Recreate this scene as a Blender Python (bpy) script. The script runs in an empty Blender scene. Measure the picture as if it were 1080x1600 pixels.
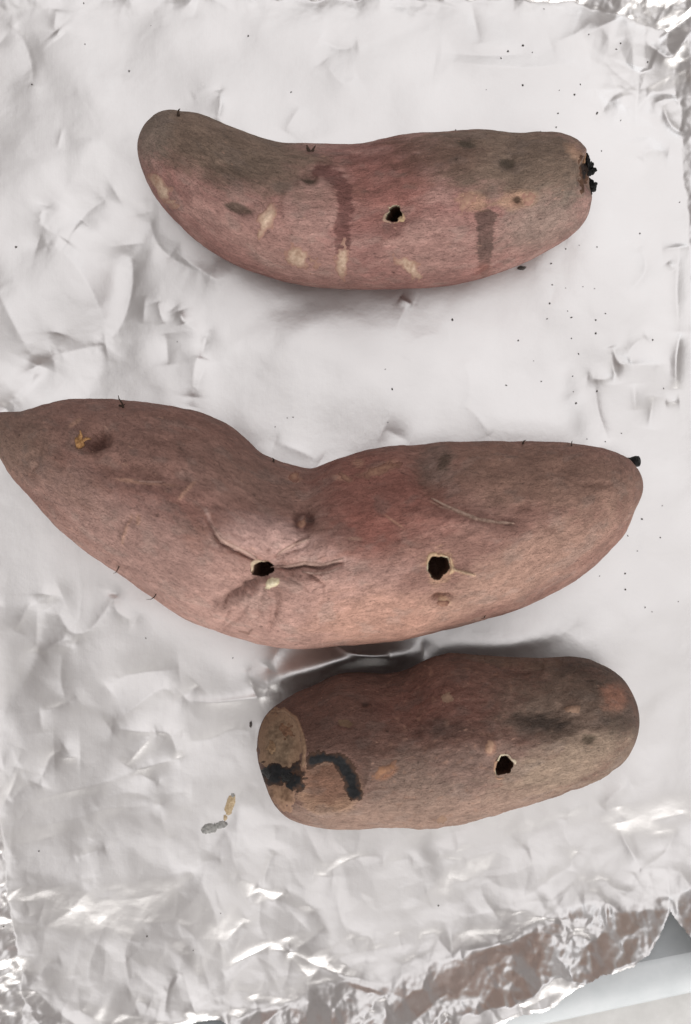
import bpy, math, random
import numpy as np
from mathutils import Vector
from mathutils.bvhtree import BVHTree
from mathutils.geometry import delaunay_2d_cdt

# ------------------------------------------------------------------ camera, light, exposure
# unit of the drawing plan: 1 u = 0.2 mm.  Plan x to the right, plan y down the tray, z up.
U = 0.0002
CX, CY, D = 540.0, 800.0, 2150.0          # camera above the plan point (CX, CY) at height D
def W(x, y, z=0.0):
    return Vector(((x - CX) * U, (CY - y) * U, z * U))

sc = bpy.context.scene
cam_d = bpy.data.cameras.new("camera"); cam = bpy.data.objects.new("camera", cam_d)
sc.collection.objects.link(cam); sc.camera = cam
cam.location = (0, 0, D * U)
cam_d.sensor_fit = 'VERTICAL'; cam_d.sensor_height = 24
cam_d.lens = 24 * D / 1600.0
cam_d.clip_start = 0.01; cam_d.clip_end = 50
cam_d.dof.use_dof = True; cam_d.dof.focus_distance = (D - 110) * U; cam_d.dof.aperture_fstop = 7.0

world = bpy.data.worlds.new("World"); sc.world = world; world.use_nodes = True
bg = world.node_tree.nodes["Background"]
bg.inputs[0].default_value = (0.84, 0.775, 0.755, 1); bg.inputs[1].default_value = 0.34

def area(name, loc, target, sx, sy, power, col):
    l = bpy.data.lights.new(name, 'AREA'); l.shape = 'RECTANGLE'; l.size = sx; l.size_y = sy
    l.energy = power; l.color = col
    o = bpy.data.objects.new(name, l); sc.collection.objects.link(o)
    o.location = loc
    o.rotation_euler = (Vector(target) - Vector(loc)).to_track_quat('-Z', 'Y').to_euler()
    return o
area("window_light", (0.5, -2.3, 1.0), (0, 0, 0), 4.2, 1.6, 88, (1.0, 0.99, 0.97))
area("added_corner_light", (1.15, 1.6, 1.5), (0, 0, 0), 0.9, 0.8, 4.5, (0.92, 0.96, 1.0))  # added lamp, no known window; burns out the foil's upper right corner
area("ceiling_light", (0.3, 0.55, 2.4), (0, 0, 0), 2.8, 2.6, 22, (0.98, 0.98, 1.0))

sc.view_settings.view_transform = 'Standard'; sc.view_settings.look = 'None'
sc.view_settings.exposure = 0.0; sc.view_settings.gamma = 1.0

# ------------------------------------------------------------------ numeric helpers
rng = np.random.default_rng(7)
_perm = rng.permutation(256).astype(np.int32); _perm = np.concatenate([_perm, _perm, _perm])
_g = rng.normal(size=(256, 3)).astype(np.float32); _g /= np.linalg.norm(_g, axis=1)[:, None]
def perlin(x, y, z=0.0):
    x = np.asarray(x, np.float32); y = np.asarray(y, np.float32); z = np.asarray(z, np.float32) + np.zeros_like(x)
    xi = np.floor(x).astype(np.int32); yi = np.floor(y).astype(np.int32); zi = np.floor(z).astype(np.int32)
    xf, yf, zf = x - xi, y - yi, z - zi
    xi &= 255; yi &= 255; zi &= 255
    u = xf * xf * (3 - 2 * xf); v = yf * yf * (3 - 2 * yf); w = zf * zf * (3 - 2 * zf)
    out = 0
    for a in (0, 1):
        for b in (0, 1):
            for c in (0, 1):
                h = _g[_perm[_perm[_perm[xi + a] + yi + b] + zi + c]]
                d = h[..., 0] * (xf - a) + h[..., 1] * (yf - b) + h[..., 2] * (zf - c)
                out = out + d * (u if a else 1 - u) * (v if b else 1 - v) * (w if c else 1 - w)
    return out * 1.5
def fbm(x, y, z=0.0, oct=4, gain=0.5):
    s = 0; a = 1; f = 1
    for k in range(oct):
        s = s + a * perlin(x * f + 13.7 * k, y * f + 5.1 * k, np.asarray(z) * f + 3.3 * k); a *= gain; f *= 2.03
    return s
def sstep(a, b, x):
    t = np.clip((x - a) / (b - a), 0, 1); return t * t * (3 - 2 * t)
def lin(r, g, b):
    c = np.array([r, g, b]) / 255.0
    return np.where(c <= 0.04045, c / 12.92, ((c + 0.055) / 1.055) ** 2.4)

def crease(X, Y, Z, pts, amp, w1, w2=None, sharp=0.8, taper=0.6):
    """raise Z along a curved line: exponential flanks of width w1 (left of travel) and w2 (right)"""
    w2 = w2 or w1
    P = np.array(pts, float)
    if len(P) > 2:
        Q = np.vstack([2 * P[0] - P[1], P, 2 * P[-1] - P[-2]]); out = []
        for i in range(1, len(Q) - 2):
            p0, p1, p2, p3 = Q[i - 1:i + 3]; t = np.linspace(0, 1, 3, endpoint=False)[:, None]
            out.append(0.5 * (2 * p1 + (p2 - p0) * t + (2 * p0 - 5 * p1 + 4 * p2 - p3) * t ** 2 + (3 * p1 - p0 - 3 * p2 + p3) * t ** 3))
        P = np.vstack(out + [P[-1:]])
    seg = np.linalg.norm(np.diff(P, axis=0), axis=1); cum = np.concatenate([[0], np.cumsum(seg)])
    R = 8 * max(w1, w2)
    m = (X > P[:, 0].min() - R) & (X < P[:, 0].max() + R) & (Y > P[:, 1].min() - R) & (Y < P[:, 1].max() + R)
    x = X[m]; y = Y[m]
    if x.size == 0: return
    best = np.full(x.shape, 1e9); sw = 1e-12; ss = 0; st = 0
    for i in range(len(seg)):
        ax, ay = P[i]; dx, dy = (P[i + 1] - P[i]) / max(seg[i], 1e-6)
        t = np.clip((x - ax) * dx + (y - ay) * dy, 0, seg[i])
        qx = x - ax - t * dx; qy = y - ay - t * dy
        d = np.hypot(qx, qy); best = np.minimum(best, d)
        k = 1 / (d + 0.5) ** 4 * seg[i]; sw = sw + k; st = st + k * (cum[i] + t)
        ss = ss + k * (dx * qy - dy * qx) / (d + 0.7)
    T = st / sw / cum[-1]; side = 0.5 + 0.5 * np.clip(ss / sw, -1, 1)
    ends = np.clip(4 * T * (1 - T), 0, 1) ** max(taper, 0.3)
    w = w1 * (1 - side) + w2 * side
    d = np.sqrt(best ** 2 + sharp ** 2) - sharp
    Z[m] += amp * np.exp(-d / w) * ends

def blob(X, Y, cx, cy, rx, ry, ang=0.0, soft=0.35, nz=0.0, warp=None):
    c, s = math.cos(math.radians(ang)), math.sin(math.radians(ang))
    dx, dy = X - cx, Y - cy
    d = np.sqrt(((dx * c + dy * s) / rx) ** 2 + ((-dx * s + dy * c) / ry) ** 2)
    if warp is not None: d = d + warp * nz
    return 1 - sstep(1 - soft, 1 + soft, d)
def polydist(X, Y, pts):
    best = np.full(X.shape, 1e9)
    for (ax, ay), (bx, by) in zip(pts[:-1], pts[1:]):
        L = math.hypot(bx - ax, by - ay); dx, dy = (bx - ax) / L, (by - ay) / L
        t = np.clip((X - ax) * dx + (Y - ay) * dy, 0, L)
        best = np.minimum(best, np.hypot(X - ax - t * dx, Y - ay - t * dy))
    return best
def blur(a, r, n=2):
    for _ in range(n):
        for ax in (0, 1):
            p = np.pad(a, [(r + 1, r) if k == ax else (0, 0) for k in (0, 1)], mode='edge')
            c = np.cumsum(p, axis=ax); k = 2 * r + 1
            a = (c[k:] - c[:-k]) / k if ax == 0 else (c[:, k:] - c[:, :-k]) / k
    return a

# ------------------------------------------------------------------ object helpers
def mesh_obj(name, verts, faces, mat, parent=None, smooth=True):
    me = bpy.data.meshes.new(name)
    verts = np.asarray(verts, np.float32); faces = np.asarray(faces, np.int32)
    n = faces.shape[1]
    me.vertices.add(len(verts)); me.vertices.foreach_set('co', verts.ravel())
    me.loops.add(faces.size); me.loops.foreach_set('vertex_index', faces.ravel())
    me.polygons.add(len(faces))
    me.polygons.foreach_set('loop_start', np.arange(0, faces.size, n, dtype=np.int32))
    me.polygons.foreach_set('loop_total', np.full(len(faces), n, np.int32))
    me.polygons.foreach_set('use_smooth', np.full(len(faces), smooth))
    me.update(calc_edges=True); me.validate()
    if mat: me.materials.append(mat)
    o = bpy.data.objects.new(name, me); sc.collection.objects.link(o)
    if parent: o.parent = parent
    return o
def set_col(o, col, name='tint'):
    a = o.data.attributes.new(name, 'FLOAT_COLOR', 'POINT')
    c = np.ones((len(col), 4), np.float32); c[:, :3] = np.clip(col, 0, 1); a.data.foreach_set('color', c.ravel())
def set_vec(o, v, name='grain'):
    a = o.data.attributes.new(name, 'FLOAT_VECTOR', 'POINT'); a.data.foreach_set('vector', np.asarray(v, np.float32).ravel())
def empty(name, loc):
    o = bpy.data.objects.new(name, None); sc.collection.objects.link(o); o.location = loc; o.empty_display_size = 0.02
    return o
def tag(o, label=None, cat=None, group=None, kind=None):
    for k, v in (('label', label), ('category', cat), ('group', group), ('kind', kind)):
        if v: o[k] = v
    return o
def grid_faces(ni, nj, closed=False):
    i = np.arange(ni - 1)[:, None]; j = np.arange(nj if closed else nj - 1)[None, :]
    j2 = (j + 1) % nj
    return np.stack([i * nj + j, i * nj + j2, (i + 1) * nj + j2, (i + 1) * nj + j], -1).reshape(-1, 4)

# ------------------------------------------------------------------ materials
def new_mat(name):
    m = bpy.data.materials.new(name); m.use_nodes = True
    nt = m.node_tree; return m, nt, nt.nodes, nt.links, nt.nodes['Principled BSDF']
def skin_material():
    m, nt, N, L, P = new_mat("sweet_potato_skin")
    tint = N.new('ShaderNodeAttribute'); tint.attribute_name = 'tint'
    gr = N.new('ShaderNodeAttribute'); gr.attribute_name = 'grain'     # along the root, and round it, in plan units
    def noise(scale, detail=3, rough=0.6, dist=0.0, off=(0, 0, 0)):
        mp = N.new('ShaderNodeMapping'); mp.inputs['Scale'].default_value = scale; mp.inputs['Location'].default_value = off
        n = N.new('ShaderNodeTexNoise'); n.inputs['Scale'].default_value = 1; n.inputs['Detail'].default_value = detail
        n.inputs['Roughness'].default_value = rough; n.inputs['Distortion'].default_value = dist
        L.new(gr.outputs['Vector'], mp.inputs['Vector']); L.new(mp.outputs[0], n.inputs['Vector']); return n
    def ramp(src, a, b, va, vb):
        r = N.new('ShaderNodeMapRange'); r.inputs['From Min'].default_value = a; r.inputs['From Max'].default_value = b
        r.inputs['To Min'].default_value = va; r.inputs['To Max'].default_value = vb; L.new(src, r.inputs['Value']); return r
    def math_(op, a, b):
        n = N.new('ShaderNodeMath'); n.operation = op
        for k, v in enumerate((a, b)):
            if isinstance(v, (int, float)): n.inputs[k].default_value = v
            else: L.new(v, n.inputs[k])
        return n.outputs[0]
    fib = noise((0.10, 0.23, 0.23), 5, 0.68, 1.2)
    dash = noise((0.13, 0.33, 0.33), 3, 0.55, 1.2, (31, 7, 2))
    mot = noise((0.03, 0.05, 0.05), 5, 0.7, 0.4, (3, 11, 5))
    fine = noise((0.5, 0.8, 0.8), 2, 0.6)
    v1 = ramp(fib.outputs[0], 0.34, 0.66, 0.90, 1.10)
    v2 = ramp(dash.outputs[0], 0.29, 0.37, 0.70, 1.0)
    v3 = ramp(mot.outputs[0], 0.3, 0.7, 0.84, 1.17)
    v4 = ramp(fine.outputs[0], 0.3, 0.7, 0.86, 1.14)
    v5 = ramp(dash.outputs[0], 0.63, 0.73, 1.0, 1.20)
    k = math_('MULTIPLY', math_('MULTIPLY', v1.outputs[0], v2.outputs[0]), math_('MULTIPLY', v3.outputs[0], v4.outputs[0]))
    k = math_('MULTIPLY', k, v5.outputs[0])
    vm = N.new('ShaderNodeVectorMath'); vm.operation = 'SCALE'
    L.new(tint.outputs['Color'], vm.inputs[0]); L.new(k, vm.inputs['Scale'])
    L.new(vm.outputs[0], P.inputs['Base Color'])
    P.inputs['Roughness'].default_value = 0.72; P.inputs['Specular IOR Level'].default_value = 0.28
    h = math_('ADD', math_('MULTIPLY', fib.outputs[0], 1.0), math_('MULTIPLY', ramp(dash.outputs[0], 0.30, 0.48, 0, 0.55).outputs[0], 1.0))
    h = math_('ADD', h, math_('MULTIPLY', fine.outputs[0], 0.22))
    b = N.new('ShaderNodeBump'); b.inputs['Strength'].default_value = 0.8; b.inputs['Distance'].default_value = 3.0 * U
    L.new(h, b.inputs['Height']); L.new(b.outputs[0], P.inputs['Normal'])
    return m
def rough_material(name, col1, col2, scale, rough=0.8, spec=0.3, bump=0.6, dist=1.5, use_tint=False):
    """a mottled, grainy solid; scale is in grains per millimetre"""
    m, nt, N, L, P = new_mat(name)
    tc = N.new('ShaderNodeTexCoord')
    n = N.new('ShaderNodeTexNoise'); n.inputs['Scale'].default_value = scale * 1000; n.inputs['Detail'].default_value = 5; n.inputs['Roughness'].default_value = 0.65
    L.new(tc.outputs['Object'], n.inputs['Vector'])
    cr = N.new('ShaderNodeValToRGB'); cr.color_ramp.elements[0].position = 0.32; cr.color_ramp.elements[1].position = 0.68
    cr.color_ramp.elements[0].color = (*col1, 1); cr.color_ramp.elements[1].color = (*col2, 1)
    L.new(n.outputs[0], cr.inputs[0])
    if use_tint:
        a = N.new('ShaderNodeAttribute'); a.attribute_name = 'tint'
        mx = N.new('ShaderNodeMix'); mx.data_type = 'RGBA'; mx.blend_type = 'MULTIPLY'; mx.inputs[0].default_value = 1
        L.new(a.outputs['Color'], mx.inputs[6]); L.new(cr.outputs[0], mx.inputs[7]); L.new(mx.outputs[2], P.inputs['Base Color'])
    else: L.new(cr.outputs[0], P.inputs['Base Color'])
    P.inputs['Roughness'].default_value = rough; P.inputs['Specular IOR Level'].default_value = spec
    b = N.new('ShaderNodeBump'); b.inputs['Strength'].default_value = bump; b.inputs['Distance'].default_value = dist * U
    L.new(n.outputs[0], b.inputs['Height']); L.new(b.outputs[0], P.inputs['Normal'])
    return m
def foil_material():
    m, nt, N, L, P = new_mat("aluminium_foil_matte")
    tc = N.new('ShaderNodeTexCoord')
    n = N.new('ShaderNodeTexNoise'); n.inputs['Scale'].default_value = 28; n.inputs['Detail'].default_value = 4
    L.new(tc.outputs['Object'], n.inputs['Vector'])
    mr = N.new('ShaderNodeMapRange'); mr.inputs['To Min'].default_value = 0.37; mr.inputs['To Max'].default_value = 0.45
    mr.inputs['From Min'].default_value = 0.3; mr.inputs['From Max'].default_value = 0.7
    L.new(n.outputs[0], mr.inputs['Value']); L.new(mr.outputs[0], P.inputs['Roughness'])
    P.inputs['Metallic'].default_value = 1.0; P.inputs['Base Color'].default_value = (0.768, 0.748, 0.736, 1)
    mp = N.new('ShaderNodeMapping'); mp.inputs['Scale'].default_value = (2600, 60, 60)      # faint rolling lines
    L.new(tc.outputs['Object'], mp.inputs['Vector'])
    r = N.new('ShaderNodeTexNoise'); r.inputs['Scale'].default_value = 1; r.inputs['Detail'].default_value = 2; L.new(mp.outputs[0], r.inputs['Vector'])
    f = N.new('ShaderNodeTexNoise'); f.inputs['Scale'].default_value = 130; f.inputs['Detail'].default_value = 6; f.inputs['Roughness'].default_value = 0.62
    L.new(tc.outputs['Object'], f.inputs['Vector'])
    b1 = N.new('ShaderNodeBump'); b1.inputs['Strength'].default_value = 0.10; b1.inputs['Distance'].default_value = 0.4 * U; L.new(r.outputs[0], b1.inputs['Height'])
    b2 = N.new('ShaderNodeBump'); b2.inputs['Strength'].default_value = 0.22; b2.inputs['Distance'].default_value = 3.0 * U; L.new(f.outputs[0], b2.inputs['Height'])
    L.new(b1.outputs[0], b2.inputs['Normal']); L.new(b2.outputs[0], P.inputs['Normal'])
    return m

M_skin = skin_material()
M_foil = foil_material()
M_cork = rough_material("corky_scar", (0.78, 0.76, 0.74), (1.1, 1.1, 1.1), 1.3, 0.85, 0.2, 0.5, 1.2, True)
M_char = rough_material("charred_sugar", (0.004, 0.004, 0.004), (0.018, 0.018, 0.018), 2.2, 0.5, 0.3, 1.0, 4.0)
M_hole = rough_material("hole_flesh", (0.55, 0.55, 0.55), (1.1, 1.1, 1.1), 2.5, 0.7, 0.3, 0.7, 2.0, True)
M_root = rough_material("dry_rootlet", (0.03, 0.02, 0.015), (0.08, 0.05, 0.035), 3.0, 0.8)
M_crumb = rough_material("dark_crumb", (0.05, 0.045, 0.04), (0.14, 0.12, 0.11), 4.0, 0.85)
M_tray = rough_material("grey_enamel", (0.50, 0.53, 0.54), (0.60, 0.62, 0.63), 0.06, 0.35, 0.5, 0.1, 0.5)
M_counter = rough_material("white_worktop", (0.66, 0.65, 0.63), (0.78, 0.77, 0.75), 0.12, 0.45, 0.4, 0.08, 0.5)
M_stain = rough_material("dried_juice", (0.35, 0.24, 0.12), (0.60, 0.47, 0.30), 1.6, 0.35, 0.5, 0.8, 2.0)
M_smear = rough_material("grey_smear", (0.16, 0.16, 0.15), (0.42, 0.41, 0.39), 1.2, 0.5, 0.4, 0.8, 2.0)

# ------------------------------------------------------------------ sweet potatoes
def dense(pts, n=24):
    P = np.array(pts, float); P = np.vstack([2 * P[0] - P[1], P, 2 * P[-1] - P[-2]]); out = []
    for i in range(1, len(P) - 2):
        p0, p1, p2, p3 = P[i - 1:i + 3]; t = np.linspace(0, 1, n, endpoint=False)[:, None]
        out.append(0.5 * (2 * p1 + (p2 - p0) * t + (2 * p0 - 5 * p1 + 4 * p2 - p3) * t ** 2 + (3 * p1 - p0 - 3 * p2 + p3) * t ** 3))
    out.append(P[-2:-1]); Q = np.vstack(out)
    x = np.maximum.accumulate(Q[:, 0] + np.arange(len(Q)) * 1e-5)
    return x, Q[:, 1]

class Potato: pass
def build_potato(label, top, bot, hf, ns, nt, lumps, relief, colour, holes, seed):
    p = Potato()
    xt, yt = dense(top); xb, yb = dense(bot)
    x0, x1 = top[0][0], top[-1][0]
    t = np.linspace(0, 1, ns)
    xs = x0 + (x1 - x0) * (0.45 * (1 - np.cos(np.pi * t)) / 2 + 0.55 * t)
    q = np.abs(t - 0.5) * 2                                    # denser right at the tips
    e = np.clip((q - 0.93) / 0.07, 0, 1)
    k1 = np.searchsorted(q < 0.93, True)
    # re-space the tips quadratically
    nL = int(0.035 * ns)
    a = np.linspace(0, 1, nL) ** 2; xs[:nL] = x0 + (xs[nL - 1] - x0) * a
    xs[-nL:] = x1 - (x1 - xs[-nL]) * a[::-1]
    T = np.interp(xs, xt, yt); B = np.interp(xs, xb, yb)
    T[0] = B[0] = (T[0] + B[0]) / 2; T[-1] = B[-1] = (T[-1] + B[-1]) / 2
    w = np.maximum((B - T) / 2, 0.05); yc = (T + B) / 2
    wm = w.max(); ws = w ** 0.86 * wm ** 0.14
    h = hf * ws
    hmax = h.max()
    zc = hmax * 0.9 + 0.0 * h
    zc = 0.55 * hmax * 0.95 + 0.45 * np.interp(xs, xs[::10], blur(h[None, ::10], max(2, ns // 160), 2)[0])
    zc -= (zc - h).min()
    sh = 1 - zc / D                                            # silhouettes are traced; bring them to their height
    xs_ = CX + (xs - CX) * sh; yc_ = CY + (yc - CY) * sh; w_ = w * sh
    th1 = np.linspace(0, np.pi, int(nt * 0.68), endpoint=False)
    th2 = np.linspace(np.pi, 2 * np.pi, nt - len(th1), endpoint=False)
    th = np.concatenate([th1, th2])
    c, s = np.cos(th)[None, :], np.sin(th)[None, :]
    X = xs_[:, None] + 0 * c; Y = yc_[:, None] + w_[:, None] * c; Z = zc[:, None] + h[:, None] * s
    p.prof = (xs_, yc_, w_, zc, h)
    G = np.stack([X, Y, Z], -1)
    def normals(G):
        du = np.gradient(G, axis=0); dv = (np.roll(G, -1, 1) - np.roll(G, 1, 1))
        n = np.cross(du, dv); l = np.linalg.norm(n, axis=-1, keepdims=True); n = n / np.maximum(l, 1e-9)
        ctr = np.stack([xs_, yc_, zc], -1)[:, None, :]
        sgn = np.sign((n * (G - ctr)).sum(-1, keepdims=True)); sgn[sgn == 0] = 1
        n = n * sgn
        n[0] = (-1, 0, 0); n[-1] = (1, 0, 0)
        return n
    n = normals(G)
    pz = D / (D - G[..., 2])
    PX = CX + (G[..., 0] - CX) * pz; PY = CY + (G[..., 1] - CY) * pz
    up = sstep(-0.05, 0.15, n[..., 2]); p.upmask = up
    arc = np.concatenate([[0], np.cumsum(np.hypot(np.diff(xs_), np.diff(yc_)))])
    rad = 0.5 * (w_ + h)[:, None]
    fib = np.stack([arc[:, None] + 0 * c + seed * 1000, rad * c, rad * s], -1)
    # lumps
    disp = lumps * (0.7 * fbm(G[..., 0] / 150 + seed, G[..., 1] / 110, G[..., 2] / 110, 2) + 0.28 * fbm(G[..., 0] / 45 + seed, G[..., 1] / 34, G[..., 2] / 34, 3))
    disp += 0.55 * fbm(fib[..., 0] / 34, fib[..., 1] / 9, fib[..., 2] / 9, 3)
    disp *= sstep(0, 30, np.minimum(xs - x0, x1 - xs))[:, None] * 0.9 + 0.1
    R = np.zeros_like(PX); relief(PX, PY, R)
    disp += 1.5 * R * up
    G = G + n * disp[..., None]
    n2 = normals(G)
    nz = fbm(fib[..., 0] / 60, fib[..., 1] / 28, fib[..., 2] / 28, 4)
    nf = fbm(fib[..., 0] / 16, fib[..., 1] / 6 + 9, fib[..., 2] / 6, 3)
    col = colour(PX, PY, nz, nf, up)
    m1 = fbm(fib[..., 0] / 24 + 17, fib[..., 1] / 13, fib[..., 2] / 13, 4); m2 = fbm(fib[..., 0] / 40 + 70, fib[..., 1] / 24, fib[..., 2] / 24, 4)
    col = col * (1 + 0.16 * m1)[..., None]
    k = (sstep(0.15, 0.55, m2) * 0.28 * up)[..., None]; col = col * (1 - k) + (col.mean(-1, keepdims=True) * np.array([1.22, 0.99, 0.87])) * k
    k = (sstep(0.25, 0.6, -m2) * 0.28)[..., None]; col = col * (1 - k) + col * np.array([0.84, 0.80, 0.80]) * k
    # soil specks and small pale nicks
    sp = perlin(fib[..., 0] / 6 + 50, fib[..., 1] / 5, fib[..., 2] / 5)
    col = col * (1 - 0.5 * sstep(0.62, 0.8, sp))[..., None]
    pn = fbm(fib[..., 0] / 13 + 90, fib[..., 1] / 4.5, fib[..., 2] / 4.5, 2)
    k = sstep(0.72, 0.95, pn)[..., None] * 0.45
    col = col * (1 - k) + lin(196, 160, 140) * k
    col = col * 0.95 + 0.05 * col.mean(-1, keepdims=True); col = col * np.array([1.08, 1.00, 0.965])
    F = grid_faces(ns, nt, True)
    keep = np.ones(len(F), bool)
    fx = PX.ravel()[F].mean(1); fy = PY.ravel()[F].mean(1); fu = n2[..., 2].ravel()[F].mean(1)
    for (hx, hy, rf) in holes:
        ang = np.arctan2(fy - hy, fx - hx); d = np.hypot(fx - hx, fy - hy)
        keep &= ~((d < rf(ang)) & (fu > 0.05))
    V = G.reshape(-1, 3)
    Vw = np.stack([(V[:, 0] - CX) * U, (CY - V[:, 1]) * U, V[:, 2] * U], -1)
    root = empty("sweet_potato", W(xs_[ns // 2], yc_[ns // 2], 0))
    off = np.array(root.location)
    F = F[keep][:, ::-1]
    o = mesh_obj("skin", Vw - off, F, M_skin, root)
    set_col(o, col.reshape(-1, 3)); set_vec(o, fib.reshape(-1, 3))
    tag(root, label, "sweet potato", "sweet potatoes baked on the foil")
    p.root, p.off, p.skin = root, off, o
    # full surface (holes closed) for attachments
    Ff = grid_faces(ns, nt, True)[:, ::-1]
    up_f = n2[..., 2].ravel()[Ff].mean(1) > -0.15
    p.bvh = BVHTree.FromPolygons([tuple(v) for v in Vw.tolist()], Ff[up_f].tolist())
    p.seed = seed
    return p
CAM = Vector((0, 0, D * U))
def hit(bvh, px, py):
    d = (W(px, py, 0) - CAM).normalized()
    loc, nor, idx, dist = bvh.ray_cast(CAM, d)
    if loc is None: return None, None
    if nor.dot(d) > 0: nor = -nor
    return loc, nor

def hole_part(p, hx, hy, rf, depth=52, rim=(0.60, 0.50, 0.36), rimdepth=5, n=40, tilt=(0, 0)):
    """the lined hole left by a skewer: rings that go down from just under the skin"""
    ring0 = []; N0 = Vector((0, 0, 0)); C0, Nc = hit(p.bvh, hx, hy)
    Nc = (Nc + Vector((0, 0, 2))).normalized()
    levels = [(1.16, 1.2), (0.99, 1.6), (0.95, rimdepth), (0.92, rimdepth + 4), (0.88, 16), (0.82, 28), (0.7, 42), (0.35, depth), (0.02, depth + 2)]
    V, F, C = [], [], []
    r_ = random.Random(int(hx))
    jit = [r_.uniform(-0.05, 0.05) for _ in range(n)]
    for li, (k, dp) in enumerate(levels):
        for j in range(n):
            a = 2 * math.pi * j / n
            r = rf(np.array(a)) * (k + (jit[j] if li in (1, 2, 3) else 0))
            P, _ = hit(p.bvh, hx + float(r) * math.cos(a), hy + float(r) * math.sin(a))
            if P is None: P = C0
            q = P - Nc * (dp * U) + Vector((tilt[0], -tilt[1], 0)) * (dp * U)
            V.append(tuple(q - Vector(p.off)))
            jc = 1 + 0.25 * jit[j] * 10 * 0.5
            if li <= 2: C.append(np.array(rim) * jc)
            elif li == 3: C.append(np.array(rim) * 0.35)
            else: C.append(np.array((0.15, 0.075, 0.05)) * (1.0 if li < 6 else 0.6))
    F = grid_faces(len(levels), n, True)
    o = mesh_obj("poke_hole", V, F, M_hole, p.root); set_col(o, np.array(C)); return o

def rim_ring(p, H, col, edge, wd=0.14, H_=1.8, arc=None, nz=0.45):
    """torn, dried flesh round a hole; arc keeps only the angles within (centre, half width)"""
    hx, hy, rf = H
    def sh(X, Y):
        a = np.arctan2(Y - hy, X - hx); q = np.hypot(X - hx, Y - hy) / rf(a)
        d = np.abs(q - 1.08) / (wd * (1 + 0.6 * np.sin(3 * a + hx)))
        if arc is not None:
            da = np.abs((a - math.radians(arc[0]) + np.pi) % (2 * np.pi) - np.pi); d = d + np.clip(da - math.radians(arc[1]), 0, 9) * 4
        return np.where(q < 0.93, 9, d)
    return patch(p, "hole_rim", hx, hy, 22, 22, 0, H_, col, nz=nz, freq=2, step=1.0, shape=sh, edge=edge)

def patch(p, name, cx, cy, rx, ry, ang=0, H=1.4, col=None, mat=None, nz=0.35, freq=1.0, step=1.6, col2=None, shape=None, edge=None, sink=3.0):
    """a thin crust that follows the skin, proud in its middle and sunk into the skin at its ragged edge"""
    R = max(rx, ry) * 1.5
    g = np.arange(-R, R + step, step); n = len(g)
    c, s = math.cos(math.radians(ang)), math.sin(math.radians(ang))
    X, Y = np.meshgrid(cx + g, cy + g, indexing='ij')
    wn = fbm(X / (7 / freq) + p.seed * 7, Y / (7 / freq), cx * 0.01, 3)
    wb = fbm(X / (18 / freq) + p.seed, Y / (18 / freq), cx * 0.02, 2)
    if shape is None:
        dx, dy = X - cx, Y - cy
        d = np.sqrt(((dx * c + dy * s) / rx) ** 2 + ((-dx * s + dy * c) / ry) ** 2)
    else: d = shape(X, Y)
    d = d + nz * (wb + 0.5 * wn)
    off = H * np.clip(1.25 - d, -sink, 1) ** 1.0 * np.where(d < 1.25, 0.75, 1) + 0.18 * H * wn * (d < 1.1)
    off = np.where(d > 1.25, -(d - 1.25) * 8 - 0.4, off)
    V, idx = [], -np.ones((n, n), int); C = []
    ca = np.array(col if col is not None else (0.4, 0.3, 0.2)); cb = np.array(col2 if col2 is not None else ca * 0.75)
    for i in range(n):
        for j in range(n):
            if d[i, j] > 1.5: continue
            P, Nn = hit(p.bvh, X[i, j], Y[i, j])
            if P is None: continue
            idx[i, j] = len(V); V.append(tuple(P + Nn * (off[i, j] * U) - Vector(p.off)))
            k = float(np.clip(0.6 + 0.5 * wn[i, j] + 0.5 * wb[i, j] - 0.35 * max(d[i, j] - 0.6, 0), 0, 1)); q = ca * k + cb * (1 - k)
            if edge is not None:
                e_ = min(max((d[i, j] - 0.55) / 0.5, 0), 1) * 0.85; q = q * (1 - e_) + np.array(edge) * e_
            C.append(q)
    F = [(idx[i, j], idx[i + 1, j], idx[i + 1, j + 1], idx[i, j + 1]) for i in range(n - 1) for j in range(n - 1)
         if min(idx[i, j], idx[i + 1, j], idx[i + 1, j + 1], idx[i, j + 1]) >= 0]
    if not F: return None
    o = mesh_obj(name, V, np.array(F)[:, ::-1], mat or M_cork, p.root); set_col(o, np.array(C)); return o

def lump(parent_off, root, name, loc, r, mat, seed, squash=(1, 1, 1), n=20, rough=0.28):
    """a knobbly little mass"""
    th = np.linspace(0, np.pi, n); ph = np.linspace(0, 2 * np.pi, 2 * n, endpoint=False)
    T_, P_ = np.meshgrid(th, ph, indexing='ij')
    v = np.stack([np.sin(T_) * np.cos(P_), np.sin(T_) * np.sin(P_), np.cos(T_)], -1)
    k = 1 + rough * fbm(v[..., 0] * 1.6 + seed, v[..., 1] * 1.6, v[..., 2] * 1.6, 3) * 1.4
    v = v * k[..., None] * np.array(squash) * r * U + np.array(loc) - np.array(parent_off)
    return mesh_obj(name, v.reshape(-1, 3), grid_faces(n, 2 * n, True)[:, ::-1], mat, root)

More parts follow.
